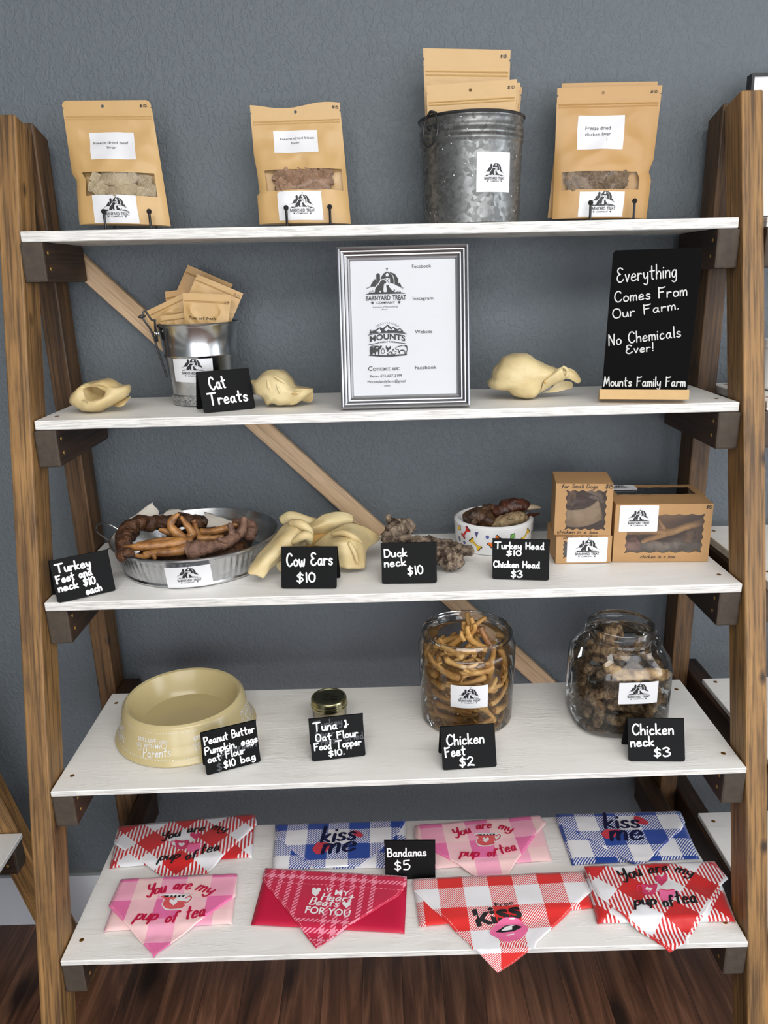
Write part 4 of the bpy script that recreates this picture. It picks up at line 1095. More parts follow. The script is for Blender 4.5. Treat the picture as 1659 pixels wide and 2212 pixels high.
# --- small bright pail with cat treat pouches
cp_, Rb = round_fit(2, 367, 492, 879)
cp_.z += .0012
zr = .0; 
for _ in range(6): Rp = half_at(cp_, cp_.z+.14, 169); zr = z_on(425, 702, cp_.y-Rp)-cp_.z
cr_ = on_y(423, 697, cp_.y).x-cp_.x
t = thing('tin_pail', 'small shiny tin pail full of cat treat pouches on the second shelf', 'pail', cp_)
Rz = lambda z: Rb+(Rp-Rb)*z/zr
zl = z_on(430, 768, cp_.y-Rz(zr*.6))-cp_.z
zf = z_on(400, 856, cp_.y-Rb)-cp_.z
prof = [(.0001, .004), (Rb-.002, .004), (Rb-.001, 0), (Rb+.0015, .0005), (Rz(zf)+.001, zf), (Rz(zf)-.0005, zf+.001), (Rz(zl-.008), zl-.008), (Rz(zl)+.002, zl-.004), (Rz(zl)+.0025, zl), (Rz(zl)+.001, zl+.005), (Rz(zr-.006), zr-.006), (Rp+.002, zr-.003), (Rp+.0028, zr), (Rp+.001, zr+.002), (Rp-.001, zr), (Rb-.003, .008), (.0001, .008)]
obj('pail_body', *lathe(prof, 96), TIN, t, True)
obj('base_band', *lathe([(Rb+.0012, .001), (Rb+.0024, .001), (Rz(zf)+.0022, zf-.001), (Rz(zf)+.0012, zf-.001)], 96), TINB, t, True)
th, zz = on_cyl(350, 715, cp_, Rp); zz -= cp_.z
th = -1.12
ax = V3((math.sin(th), -math.cos(th), 0)); tg = V3((math.cos(th), math.sin(th), 0))
Rs = lambda z: Rz(z)+.002
ear = [(-.011, zr-.030), (.011, zr-.030), (.014, zr-.012), (.006, zr+.010), (-.006, zr+.010), (-.014, zr-.012)]
V, F = prism(ear, -.0012, 0)
obj('handle_ear', *xf((V, F), frame(ax*(Rp+.0035), tg, -ax, V3((0, 0, 1)))), DARKM, t)
for s in (-1, 1):
    V, F = lathe([(.0001, .004), (.003, .003), (.0042, 0), (.0042, -.003)], 10)
    obj('rivet', *xf((V, F), frame(ax*(Rp+.004)+tg*s*.008+V3((0, 0, zr-.015)), tg, V3((0, 0, 1)), ax)), WIRE, t, True)
hp = ax*(Rp+.010)+V3((0, 0, zr+.010))
bail = [ax*(Rp+.002)+V3((0, 0, zr+.008)), hp, ax*(Rp+.020)+V3((0, 0, zr+.026)), ax*(Rp+.024)+V3((0, 0, zr+.012)), ax*(Rp+.012)+V3((0, 0, zr-.012)), ax*(Rz(zl)+.010)+V3((0, .004, zl)), ax*(Rz(zf*2)+.009)+V3((0, .010, zl*.55))]
bk = [V3((-.86*(Rp+.012)*math.cos(a)*1.0, (Rp+.016)*math.sin(a)+.02, zl*.55-.02+.0*a)) for a in (.5, 1.0, 1.57, 2.1, 2.6)]
obj('bail_handle', *tube(bail, .0019, 8), DARKM, t, True)
obj('handle_tip', *tube([ax*(Rp+.020)+V3((0, 0, zr+.017)), ax*(Rp+.027)+V3((0, 0, zr+.016)), ax*(Rp+.033)+V3((0, 0, zr+.015))], [.002, .0038, .001], 8), DARKM, t, True)
th, zz = on_cyl(415, 797, cp_, Rz(zr*.45))
cyl_sticker(t, lambda z: Rz(z)+.0006, th, zz-cp_.z, 92/FPX*1.37, .050, .56, .02, -.20, -.04)
gq = 'cat treat pouches in the tin pail'
def ppouch(label, y, quad, seed, price=None, extra=None, lean=.03, m=KRAFT):
    base = V3((cp_.x, y, cp_.z+.05)); M, q = pouch_frame(*quad, base, lean)
    return pouch(label, gq, M, q, m, None, (), (), price, None, 0, .005, seed, 0, extra)
def rot_quad(px, py, w, h, ang):
    """pixel quad from its top-left corner, width, height and tilt"""
    ca, sa = math.cos(ang), math.sin(ang)
    P = lambda a, b: (px+a*ca-b*sa, py+a*sa+b*ca)
    return P(0, 0), P(w, 0), P(w, h), P(0, h)
ppouch('tilted cat treat pouch rising highest at the back of the pail', cp_.y+.030, rot_quad(406, 572, 106, 118, .41), 21, ('$5', .84, .95, .86, .06), m=KRAFT2)
ppouch('small tan pouch corner at the upper left back of the pail', cp_.y+.024, rot_quad(356, 630, 70, 105, -.12), 22, m=KRAFT2)
ppouch('cat treat pouch leaning left over the pail handle', cp_.y+.010, rot_quad(312, 674, 98, 85, -.45), 23)
ppouch('tilted cat treat pouch marked $5 at the right of the pail', cp_.y-.002, rot_quad(426, 592, 108, 92, .40), 24, ('$5', .83, .96, .86, .07))
ppouch('half hidden pouch low at the front left of the pail', cp_.y-.016, rot_quad(346, 683, 60, 80, -.13), 25)
ppouch('front cat treat pouch lettered Tuna cat treats in the pail', cp_.y-.028, ((394, 632), (500, 637), (486, 760), (404, 760)), 26, ('$5', .87, .965, .835, .05), ('Tuna cat treats', .1, .72, .56, .05))
# --- round ribbed tray on the third shelf
ct, Rt0 = round_fit(3, 240, 546, 1271); ct.z += .0012
for _ in range(6): Rt = half_at(ct, ct.z+.05, 350); zt = z_on(390, 1212, ct.y-Rt)-ct.z
t = thing('ribbed_tray', 'round ribbed tin tray with wire handles full of turkey feet', 'tray', ct)
Rz2 = lambda z: Rt0+(Rt-Rt0)*z/zt
prof = [(.0001, .003), (Rt0-.003, .003), (Rt0+.001, .0), (Rt0+.002, .003), (Rt0, .006)]+[(Rz2(z), z) for z in (zt*.14, zt*.2, zt*.5, zt*.82, zt*.9)]+[(Rt, zt-.004), (Rt+.003, zt-.002), (Rt+.003, zt+.001), (Rt, zt+.002), (Rt-.002, zt-.003), (Rt0-.002, .005), (.0001, .005)]
rib = lambda a, k: 1+(.006*math.cos(a*78) if 6 <= k <= 8 else 0)
obj('tray_body', *lathe(prof, 624, rib), TRAYM, t, True)
for th, sgn in ((math.radians(-97), -1), (math.radians(78), 1)):
    ax = V3((math.sin(th), -math.cos(th), 0)); tg = V3((math.cos(th), math.sin(th), 0))
    up = V3((0, 0, .62 if sgn < 0 else 1.25))
    L = .036 if sgn < 0 else .030
    d = (ax*.9+up).normalized()
    b0 = ax*(Rt-.001)+V3((0, 0, zt*.75))
    pts = [b0-tg*.030, b0-tg*.028+d*.01, b0-tg*.026+d*L, b0-tg*.012+d*(L+.013), b0+tg*.012+d*(L+.013), b0+tg*.026+d*L, b0+tg*.028+d*.01, b0+tg*.030]
    obj('wire_handle', *tube(pts, .0016, 8), WIRE, t, True)
th, zz = on_cyl(409, 1243, ct, Rt0+.003)
f = lambda z: Rz2(max(z, 0))+.004
cyl_sticker(t, f, th, zz-ct.z+.0005, 96/FPX*1.40, .0445, .52, 0, -.20, .02)
# --- white ceramic bowl with printed bones
cw, Rw0 = round_fit(3, 999, 1156, 1202); cw.z += .0012
for _ in range(6): Rw = half_at(cw, cw.z+.06, 170); zw = z_on(1076, 1142, cw.y-Rw)-cw.z
t = thing('dog_bowl', 'white ceramic dog bowl printed with coloured bones on the third shelf', 'bowl', cw)
prof = [(.0001, .003), (Rw0-.004, .003), (Rw0-.002, 0), (Rw0, .003), (Rw0+(Rw-Rw0)*.8, zw*.5), (Rw, zw-.008), (Rw, zw-.003), (Rw-.003, zw), (Rw-.007, zw+.0008), (Rw-.010, zw-.002), (Rw-.012, zw*.5), (Rw-.02, .016), (.0001, .014)]
obj('bowl_body', *lathe(prof, 96), BOWLW, t, True)
RW = prof_R(prof[2:6])
bone = lambda cx, cy, L, a, s=1: [(cx+(x*math.cos(a)-y*math.sin(a))*s, cy+(x*math.sin(a)+y*math.cos(a))*s) for x, y in [(p.x, p.y) for p in smoothline([(-L/2, .0022), (L/2, .0022), (L/2+.001, .0058), (L/2+.0055, .0052), (L/2+.0046, 0), (L/2+.0055, -.0052), (L/2+.001, -.0058), (L/2, -.0022), (-L/2, -.0022), (-L/2-.001, -.0058), (-L/2-.0055, -.0052), (-L/2-.0046, 0), (-L/2-.0055, .0052), (-L/2-.001, .0058)], 2, True)]]
mk = list(ENAM); lay = []
f = cyl_map(RW, 0, 0)
for cx, cy, kind, col, a in [(1006, 1150, 'b', 'red', .9), (1026, 1176, 'b', 'yellow', -.75), (1068, 1170, 'b', 'orange', .8), (1135, 1156, 'b', 'yellow', .75), (1030, 1155, 't', 'purple', 0), (1053, 1160, 'c', 'blue', 0), (1107, 1158, 'q', 'green', .2), (1148, 1151, 't', 'black', 0), (993, 1140, 'q', 'yellow', .2), (992, 1164, 'e', 'purple', 0), (1002, 1172, 'c', 'blue', 0), (1120, 1182, 'b', 'red', .5), (1090, 1186, 't', 'green', 0), (1146, 1178, 'c', 'orange', 0)]:
    th, zz = on_cyl(cx, cy, cw, Rw-.001); x = th*RW(zz-cw.z); y = zz-cw.z
    x = th*Rw
    g = cyl_map(RW, th, y)
    if kind == 'b': p = bone(0, 0, .014, a); o = [(q[0]*1.16, q[1]*1.16) for q in p]
    elif kind == 't': p = [(-.004, .005), (.004, .006), (.0, -.006)]; o = p
    elif kind == 'q': p = [(-.004, -.005), (.005, -.003), (.004, .005), (-.004, .003)]; o = [(q[0]*1.25, q[1]*1.25) for q in p]
    else: p = disc(0, 0, .0036, 12, .0036 if kind == 'c' else .006); o = p
    mx, my = th*.0, y
    lay.append((fill(o), mk.index('black'), .0004, g)); lay.append((fill(p), mk.index(col), .0007, g))
V, F, mi = [], [], []
for polys, m_, l_, g in lay:
    for q in polys:
        if sum(q[k-1][0]*q[k][1]-q[k][0]*q[k-1][1] for k in range(len(q))) < 0: q = list(reversed(q))
        n = len(V); V += [g(a, b, l_) for a, b in q]; F.append(tuple(range(n, n+len(q)))); mi.append(m_)
obj('bone_print', V, F, [ENAM[k] for k in mk], t, mi=mi)
# --- tan plastic bowl
cq, Rq0 = round_fit(4, 220, 514, 1660); cq.z += .0012
for _ in range(8): Rq = half_at(cq, cq.z+.08, 250); zq = z_on(360, 1572, cq.y-Rq)-cq.z
t = thing('tan_dog_bowl', 'large tan plastic dog bowl at the left of the fourth shelf', 'bowl', cq)
ql = lambda k: Rq0-.006+(Rq-Rq0+.008)*k
prof = [(Rq0-.008, .001), (Rq0, 0), (Rq0+.001, .003), (Rq0-.003, .008), (ql(.12), .012), (ql(.5), zq*.5), (ql(.93), zq-.006), (Rq, zq-.002), (Rq-.004, zq+.001), (Rq-.009, zq-.001), (Rq-.012, zq-.008), (Rq-.022, .034), (Rq-.03, .024), (.0001, .022)]
obj('bowl_body', *lathe(prof, 96), BOWLT, t, True)
RQ = prof_R([(r, z) for r, z in prof[3:7]])
lay = []
zc = zq*.47
for k in range(7):
    th = -.28+2*PI*k/7; L = []
    L += printed('STILL LIVE', -.010, .009, .040, .0075, .02)+printed('WITH MY', .001, -.001, .036, .0072, .02)
    L += hand('Parents', -.018, -.020, .036, -.014, .0165, .0016, .2)
    for ox, oy, s in ((.024, .006, 1), (-.027, -.003, .85)):
        for px_, py_, rx in ((0, -.002, .005), (-.006, .004, .0022), (-.001, .0068, .0022), (.005, .0055, .0022)):
            L += ribbon([(ox+px_*s+rx*s*math.cos(a), oy+py_*s+rx*s*math.sin(a)) for a in [2*PI*q/10 for q in range(11)]], .0008, 1, True)
    g = cyl_map(RQ, th, zc, .02)
    lay.append((L, g))
D = []
for vz in (zq*.86, zq*.16):
    for k in range(150):
        lay.append(([disc(0, 0, .0009, 6)], cyl_map(RQ, 2*PI*k/150, vz)))
V, F = [], []
for polys, g in lay:
    for q in polys:
        if sum(q[k-1][0]*q[k][1]-q[k][0]*q[k-1][1] for k in range(len(q))) < 0: q = list(reversed(q))
        n = len(V); V += [g(a, b, .0007) for a, b in q]; F.append(tuple(range(n, n+len(q))))
obj('printed_band', V, F, STICK, t)
# --- glass jars
def glass_jar(label, c, prof, n=96, sq=None, rib=None):
    t = thing('glass_jar', label, 'jar', c)
    obj('glass_body', *lathe(prof, n, rib, sq), GLASS, t, True)
    return t
cj, Rj0 = round_fit(4, 922, 1116, 1597); cj.z += .0012
for _ in range(8):
    Rj = half_at(cj, cj.z+.15, 209); Rrim = half_at(cj, cj.z+.185, 196); zj = z_on(1017, 1404, cj.y-Rrim)-cj.z
zs = z_on(1018, 1432, cj.y-Rj)-cj.z
prof = [(.0001, .004), (Rj0-.012, .0035), (Rj0-.006, .0), (Rj0-.001, .004), (Rj0, .012), (Rj, zs-.02), (Rj, zs-.006), (Rj-.004, zs), (Rrim-.008, zs+.006), (Rrim-.006, zj-.010), (Rrim, zj-.007), (Rrim+.0008, zj-.003), (Rrim-.002, zj+.001), (Rrim-.008, zj+.0005), (Rrim-.013, zj-.006), (Rrim-.012, zs+.012)]
tj1 = glass_jar('round wide-mouthed glass jar full of golden chicken feet', cj, prof)
th, zz = on_cyl(1014, 1507, cj, Rj)
cyl_sticker(tj1, lambda z: interp([(0, Rj0), (.012, Rj0), (zs-.02, Rj)], z), th, zz-cj.z, 89/FPX*1.31, .047, .58, 0, -.20, 0, .0008)
ck, Rk0 = round_fit(4, 1259, 1462, 1600); ck.z += .0012
for _ in range(8):
    Rk = half_at(ck, ck.z+.12, 208); Rn = half_at(ck, ck.z+.185, 142); zk = z_on(1365, 1378, ck.y-Rn)-ck.z
zs2 = z_on(1365, 1452, ck.y-Rk*.9)-ck.z
def squ(a, k):
    s = jar_sq[k]
    return 1.0/((abs(math.cos(a))**s+abs(math.sin(a))**s)**(1/s))
zn = zk
prof = [(.0001, .004), (Rk0-.016, .004), (Rk0-.008, 0), (Rk0-.001, .006), (Rk0, .016), (Rk, .05), (Rk, zs2-.018), (Rk-.004, zs2), (Rk-.014, zs2+.016), (Rn+.012, zs2+.028), (Rn+.003, zk-.034), (Rn+.001, zk-.030), (Rn+.0025, zk-.026), (Rn+.0005, zk-.022), (Rn+.0005, zk-.012), (Rn+.003, zk-.009), (Rn+.001, zk-.006), (Rn, zk-.001), (Rn-.002, zk+.001), (Rn-.0045, zk-.001), (Rn-.005, zk-.03)]
jar_sq = [3.0 if 1 <= k <= 7 else 2.0 for k in range(len(prof))]; jar_sq[8] = 2.5
tj2 = glass_jar('glass jar with a narrower screw neck full of brown chicken necks', ck, [(r*(.985 if s > 2.4 else 1), z) for (r, z), s in zip(prof, jar_sq)], 96, None, squ)
# the label lies on the jar's flattened front
def flat_sticker(t, c, u, v, w, h):
    p = on_y(u, v, c.y-Rk*1.0)
    S = lambda a, b, l: V3((p.x-c.x+a, -(Rk*.985)/((abs((p.x-c.x+a)/Rk)**3+1)**(1/3))-.0012-l if False else -(max(1e-6, (Rk*.985)**3-abs(p.x-c.x+a)**3))**(1/3)-.0008-l, p.z-c.z+b))
    n = 10
    V = [S(-w/2+w*k/n, -h/2+h*r/n, 0) for r in range(n+1) for k in range(n+1)]
    F = [(r*(n+1)+k, r*(n+1)+k+1, (r+1)*(n+1)+k+1, (r+1)*(n+1)+k) for r in range(n) for k in range(n)]
    s = obj('sticker', V, F, STICK, t, True)
    decal('logo', [([[(p_[0]*w*.57, -.20*h+p_[1]*w*.57) for p_ in q] for q in polys], m, .0003+.0003*k) for k, (polys, m, _) in enumerate(get_emblem())], S, [INK, STICK], s)
flat_sticker(tj2, ck, 1380, 1498, 93/FPX*1.30, .044)
# --- small canning jar with a gold lid
hm = .058
cm = on_z(710, 1505, shz(4, -.1)+hm); cm = V3((cm.x, cm.y, shz(4, cm.x)+.001)); Rl = half_at(cm, cm.z+hm, 77)
t = thing('canning_jar', 'small quilted glass canning jar with a gold screw lid', 'jar', cm)
rib = lambda a, k: 1+(.03*abs(math.sin(a*10+k*1.3)) if 4 <= k <= 7 else 0)
obj('glass_body', *lathe([(.0001, .003), (Rl*.82, .003), (Rl*.86, 0), (Rl*.92, .004), (Rl*.93, .012), (Rl*.94, .020), (Rl*.945, .028), (Rl*.94, .034), (Rl*.9, .040), (Rl*.9, .050)], 120, rib), GLASS, t, True)
obj('food_topper', *lathe([(.0001, .005), (Rl*.80, .005), (Rl*.86, .01), (Rl*.87, .036), (Rl*.6, .038), (.0001, .0385)], 48), PASTE, t, True)
obj('screw_band', *lathe([(Rl*.95, hm-.018), (Rl*1.03, hm-.018), (Rl*1.04, hm-.015), (Rl*1.0, hm-.013), (Rl, hm-.010), (Rl*1.02, hm-.009), (Rl*1.0, hm-.007), (Rl*.99, hm-.002), (Rl*.95, hm), (Rl*.86, hm), (Rl*.85, hm-.001)], 96), GOLD, t, True)
ld = obj('lid', *lathe([(Rl*.86, hm-.0008), (Rl*.80, hm+.0003), (Rl*.77, hm-.0008), (.0001, hm-.0008)], 96), GOLDD, t, True)
L = []
for k, s in enumerate(('Tuna &', 'oat Flour', 'food topper')): L += hand(s, -.014, .006-.009*k, .016 if k else .008, .006-.009*k, .006, .0008, .2)
L += ribbon([(-.017, .014), (-.017, -.017)], .0008, 1, True)
decal('handwriting', [(L, 0, 0)], lambda a, b, l: V3((a+.002, b, hm-.0004)), [MARK], t)
# ------------------------------------------------------------------ dried treats: ears, necks, feet, heads
def wthing(name, label, cat, group, VF, m, smooth=True, sub=0, thick=0.0, at=None, rest=0):
    """one solid treat built in place; its origin is put at the middle of its underside"""
    V, F = VF; V = [V3(v) for v in V]
    lo = V3((min(v.x for v in V), min(v.y for v in V), min(v.z for v in V))); hi = V3((max(v.x for v in V), max(v.y for v in V), max(v.z for v in V)))
    o0 = V3(((lo.x+hi.x)/2, (lo.y+hi.y)/2, lo.z))
    o = obj(name, [v-o0 for v in V], F, m, None, smooth, sharp=1.4); o.location = at or o0
    if rest: o.location.z = shz(rest, o0.x)+.0009+(thick/2)
    if thick: solid(o, thick)
    if sub: subsurf(o, sub)
    return tag(o, label, cat, group)
def crop(x0, y0, s, yd): return lambda x, y, d=0.0: on_y(x0+x/s, y0+y/s, yd+d)
def resample(ring, n):
    P = smoothline(ring, 8, True); P.append(P[0]); L = [0]
    for a, b in zip(P, P[1:]): L.append(L[-1]+(b-a).length)
    out, k = [], 0
    for q in range(n):
        d = L[-1]*q/n
        while L[k+1] < d: k += 1
        f = (d-L[k])/max(L[k+1]-L[k], 1e-9); out.append(P[k].lerp(P[k+1], f))
    return out
def ringloft(rings, n=44, cap0=True, cap1=True, wob=.0, seed=0, fr=60, between=3):
    R = [resample(r, n) for r in rings]
    cols = [smoothline([R[r][c] for r in range(len(R))], between) for c in range(n)]
    m = len(cols[0]); V = [cols[c][r] for r in range(m) for c in range(n)]
    if wob: V = [v+V3((mnoise.noise(v*fr+V3((seed, 0, 0))), mnoise.noise(v*fr+V3((0, seed+5, 0))), mnoise.noise(v*fr+V3((0, 0, seed+9)))))*wob for v in V]
    F = [(r*n+c, r*n+(c+1) % n, (r+1)*n+(c+1) % n, (r+1)*n+c) for r in range(m-1) for c in range(n)]
    for flag, k in ((cap0, 0), (cap1, m-1)):
        if flag:
            ctr = sum((V[k*n+c] for c in range(n)), V3((0, 0, 0)))/n; V.append(ctr)
            F += [(k*n+c, len(V)-1, k*n+(c+1) % n) if k == 0 else (k*n+c, k*n+(c+1) % n, len(V)-1) for c in range(n)]
    return V, F
def shrink(ring, f, ctr=None, dy=0.0):
    c = ctr or sum((V3(p) for p in ring), V3((0, 0, 0)))/len(ring)
    return [c+(p-c)*f+V3((0, dy, 0)) for p in ring]
# --- ears on the second shelf
C = crop(130, 770, 9.759, -.205)
sil = [C(185, 1010), C(235, 880), C(330, 760), C(450, 640), C(580, 585), C(740, 580), C(880, 530), C(1000, 535), C(1150, 600), C(1270, 665), C(1400, 665), C(1440, 740), C(1425, 840), C(1250, 990), C(1050, 1090), C(860, 1200), C(680, 1222), C(520, 1200), C(330, 1110)]
rim = [C(470, 860, -.026), C(445, 720, -.022), C(540, 655, -.015), C(700, 640, -.012), C(860, 660, -.014), C(985, 730, -.020), C(1000, 850, -.026), C(900, 960, -.032), C(760, 1020, -.035), C(620, 1010, -.034), C(530, 960, -.030)]
rim2 = [C(520, 850, -.020), C(510, 730, -.016), C(580, 690, -.010), C(700, 685, -.008), C(830, 710, -.010), C(930, 770, -.014), C(940, 850, -.018), C(860, 920, -.024), C(750, 960, -.026), C(650, 975, -.027), C(560, 930, -.024)]
deep = shrink(rim2, .72, None, .040)
mid = [a.lerp(V3((b.x, b.y, b.z)), .45)+V3((0, -.012, 0)) for a, b in zip(resample(sil, 24), resample(rim, 24))]
low = [C(1130, 1085, -.004), C(1240, 1100, -.006), C(1340, 1070, -.006), C(1400, 990, -.002), C(1490, 890, .004), C(1440, 900, .012), C(1300, 980, .014)]
e1 = join(ringloft([shrink(sil, .55, None, .045), shrink(sil, .92, None, .03), sil, mid, rim, rim2, deep], 48, True, True, .0022, 3, 70),
          patch([[C(1060, 1060, .01), C(1200, 1000, .012), C(1350, 930, .014), C(1480, 885, .012)], [C(1100, 1085, 0), C(1230, 1070, 0), C(1350, 1010, 0), C(1500, 900, .006)], [C(1140, 1085, -.006), C(1250, 1105, -.006), C(1350, 1070, -.004), C(1470, 920, .0)]], 4, 4),
          patch([[C(380, 1000, -.020), C(450, 970, -.028), C(540, 975, -.034), C(590, 1010, -.036)], [C(360, 1050, -.018), C(440, 1060, -.022), C(540, 1070, -.026), C(580, 1080, -.028)], [C(430, 1110, -.012), C(480, 1150, -.012), C(540, 1170, -.014), C(570, 1170, -.014)]], 4, 4))
wthing('cow_ear_treat', 'curled cream cow ear with a hole, leftmost on the second shelf', 'dog treat', None, e1, EAR, rest=2)
C = crop(530, 780, 9.759, -.190)
sil = [C(110, 440), C(160, 470), C(250, 400), C(330, 310), C(430, 240), C(540, 212), C(700, 215), C(840, 260), C(940, 350), C(1010, 470), C(1060, 545), C(1200, 600), C(1330, 620), C(1425, 625), C(1420, 670), C(1280, 780), C(1120, 890), C(1020, 945), C(880, 955), C(700, 935), C(580, 905), C(480, 948), C(420, 920), C(390, 820), C(300, 750), C(190, 690), C(160, 570)]
front = shrink(sil, .80, None, -.022); front2 = shrink(sil, .45, None, -.032)
fold = lambda a, b, d: tube([C(*p, q) for p, q in zip(a, b)], d, 8)
e2 = join(ringloft([shrink(sil, .5, None, .045), shrink(sil, .9, None, .028), sil, front, front2], 56, True, True, .0024, 8, 62),
          fold([(470, 420), (500, 560), (560, 680), (600, 760)], [-.026, -.030, -.028, -.022], [.002, .004, .003, .001]),
          fold([(600, 330), (760, 430), (880, 520)], [-.030, -.030, -.024], [.001, .003, .002]),
          fold([(650, 500), (700, 600), (740, 700), (820, 780)], [-.032, -.033, -.030, -.024], [.001, .003, .003, .001]),
          patch([[C(1060, 600, -.02), C(1200, 600, -.024), C(1330, 610, -.022), C(1430, 620, -.014)], [C(1000, 760, -.028), C(1150, 760, -.030), C(1290, 730, -.026), C(1400, 680, -.018)], [C(940, 940, -.020), C(1050, 930, -.022), C(1200, 840, -.020), C(1330, 740, -.016)]], 4, 4),
          patch([[C(1180, 840, -.004), C(1300, 740, -.004), C(1420, 640, -.004)], [C(1230, 870, .004), C(1330, 830, .002), C(1435, 760, .0)], [C(1280, 890, .010), C(1360, 895, .006), C(1425, 850, .004)]], 4, 4))
o = wthing('cow_ear_treat', 'cream cow ear with a flat beak-like flap beside the Cat Treats sign', 'dog treat', None, e2, EAR, rest=2)
hd = obj('ear_hole', *[[v-o.location for v in x] if k == 0 else x for k, x in enumerate(ringloft([[C(970, 690, -.033), C(1010, 670, -.034), C(1110, 690, -.034), C(1060, 705, -.034), C(1000, 712, -.034)], shrink([C(970, 690, -.035), C(1010, 670, -.035), C(1110, 690, -.035), C(1060, 705, -.035), C(1000, 712, -.035)], .7)], 16))], EARIN, o, True)
C = crop(1040, 760, 7.213, -.185)
sil = [C(102, 585), C(170, 520), C(175, 430), C(225, 350), C(290, 280), C(350, 195), C(450, 155), C(560, 135), C(680, 132), C(740, 150), C(830, 205), C(920, 260), C(1040, 310), C(1180, 365), C(1200, 420), C(1120, 480), C(1030, 540), C(960, 640), C(890, 750), C(800, 822), C(680, 830), C(560, 810), C(460, 770), C(390, 705), C(300, 700), C(200, 690), C(120, 640)]
e3 = join(ringloft([shrink(sil, .5, None, .05), shrink(sil, .92, None, .030), sil, shrink(sil, .82, None, -.022), shrink(sil, .45, None, -.032)], 56, True, True, .002, 13, 60),
          patch([[C(1000, 510, -.020), C(1110, 420, -.024), C(1200, 360, -.026), C(1270, 335, -.024)], [C(960, 590, -.026), C(1080, 500, -.032), C(1190, 430, -.034), C(1260, 400, -.030)], [C(930, 690, -.020), C(1060, 600, -.024), C(1180, 560, -.026), C(1300, 520, -.022)], [C(880, 760, -.008), C(1000, 690, -.012), C(1100, 630, -.012), C(1220, 580, -.010)]], 5, 5),
          tube([C(1260, 335, -.02), C(1330, 390, -.022), C(1320, 470, -.022), C(1270, 520, -.02)], [.003, .0035, .0035, .002], 8),
          patch([[C(1230, 345, -.014), C(1340, 350, -.014), C(1450, 400, -.012), C(1530, 500, -.008)], [C(1240, 430, -.020), C(1350, 430, -.024), C(1460, 480, -.020), C(1545, 560, -.010)], [C(1280, 520, -.018), C(1370, 530, -.022), C(1440, 570, -.018), C(1500, 598, -.012)]], 5, 5),
          patch([[C(1130, 620, .006), C(1260, 560, .008), C(1400, 570, .010)], [C(1060, 690, .006), C(1220, 650, .006), C(1420, 610, .010)], [C(940, 740, .004), C(1150, 730, .004), C(1410, 665, .008)]], 5, 4))
o = wthing('cow_ear_treat', 'large cream cow ear like a shell between the frame and the chalkboard', 'dog treat', None, e3, EAR, rest=2)
hr = [C(972, 490, -.031), C(975, 465, -.031), C(1000, 475, -.031), C(1025, 495, -.030), C(990, 505, -.031)]
VF = ringloft([hr, shrink(hr, .7, None, -.0015)], 14); obj('ear_hole', [v-o.location for v in VF[0]], VF[1], EARIN, o, True)
# --- the ear pile on the third shelf
C = crop(520, 1080, 3.253, -.245); g = 'cow ears heaped on the third shelf'
VF = patch([[C(52, 490, -.045), C(110, 400, -.03), C(215, 280, .0), C(300, 180, .02), C(350, 145, .03)], [C(55, 515, -.060), C(140, 440, -.055), C(250, 320, -.035), C(340, 215, -.015), C(410, 160, .0)],
            [C(110, 528, -.062), C(190, 460, -.055), C(300, 350, -.040), C(400, 250, -.020), C(460, 200, -.005)], [C(152, 548, -.060), C(230, 440, -.045), C(340, 340, -.030), C(430, 290, -.012), C(488, 255, .0)], [C(165, 540, -.052), C(240, 450, -.030), C(330, 380, -.012), C(400, 340, .0), C(480, 310, .008)]], 5, 5, .0025, 4, 50)
VF = join(VF, tube([C(365, 300, -.028), C(430, 255, -.032), C(475, 255, -.026), C(480, 300, -.016)], [.004, .007, .008, .005], 10), tube([C(350, 160, .0), C(420, 170, -.01), C(475, 220, -.008), C(485, 280, -.006)], [.005, .008, .008, .005], 10), patch([[C(255, 430, -.02), C(285, 425, -.018)], [C(252, 470, -.022), C(290, 470, -.02)], [C(275, 500, -.024), C(290, 500, -.022)]], 4, 4))
wthing('cow_ear_treat', 'golden cream cow ear sloping down left at the front of the ear heap', 'dog treat', g, VF, EAR, thick=.0022)
C = crop(520, 1080, 3.253, -.165)
VF = join(tube([C(295, 150, -.01), C(345, 125, -.01), C(430, 140, -.006), C(540, 165, .0)], [.010, .012, .010, .008], 14, 5, .12, 2, 60),
          patch([[C(470, 200, -.02), C(540, 130, -.015), C(620, 92, -.005), C(700, 84, .0), C(785, 105, .005)], [C(475, 210, -.03), C(560, 170, -.03), C(640, 140, -.025), C(730, 130, -.012), C(790, 140, -.004)], [C(470, 215, -.03), C(560, 205, -.03), C(650, 195, -.02), C(730, 185, -.01), C(790, 165, -.002)], [C(460, 280, -.012), C(560, 280, -.01), C(640, 260, .0), C(720, 230, .005), C(780, 200, .008)]], 5, 5, .002, 6, 50))
wthing('cow_ear_treat', 'pale cow ear at the top back of the ear heap against the brace', 'dog treat', g, VF, EAR, thick=.0022)
C = crop(520, 1080, 3.253, -.20)
VF = patch([[C(500, 318, -.01), C(620, 232, .0), C(750, 166, .01), C(860, 185, .012), C(950, 235, .012), C(976, 275, .012)], [C(570, 330, -.03), C(650, 275, -.03), C(760, 220, -.025), C(860, 245, -.01), C(920, 275, .0), C(965, 295, .006)],
            [C(610, 340, -.045), C(690, 300, -.06), C(790, 285, -.055), C(850, 300, -.035), C(890, 320, -.02), C(930, 310, -.005)], [C(660, 400, -.055), C(720, 370, -.065), C(800, 350, -.06), C(850, 345, -.045), C(872, 360, -.035), C(890, 340, -.02)], [C(690, 470, -.060), C(740, 482, -.065), C(800, 484, -.065), C(850, 482, -.06), C(872, 474, -.055), C(862, 400, -.04)]], 5, 5, .0028, 9, 46)
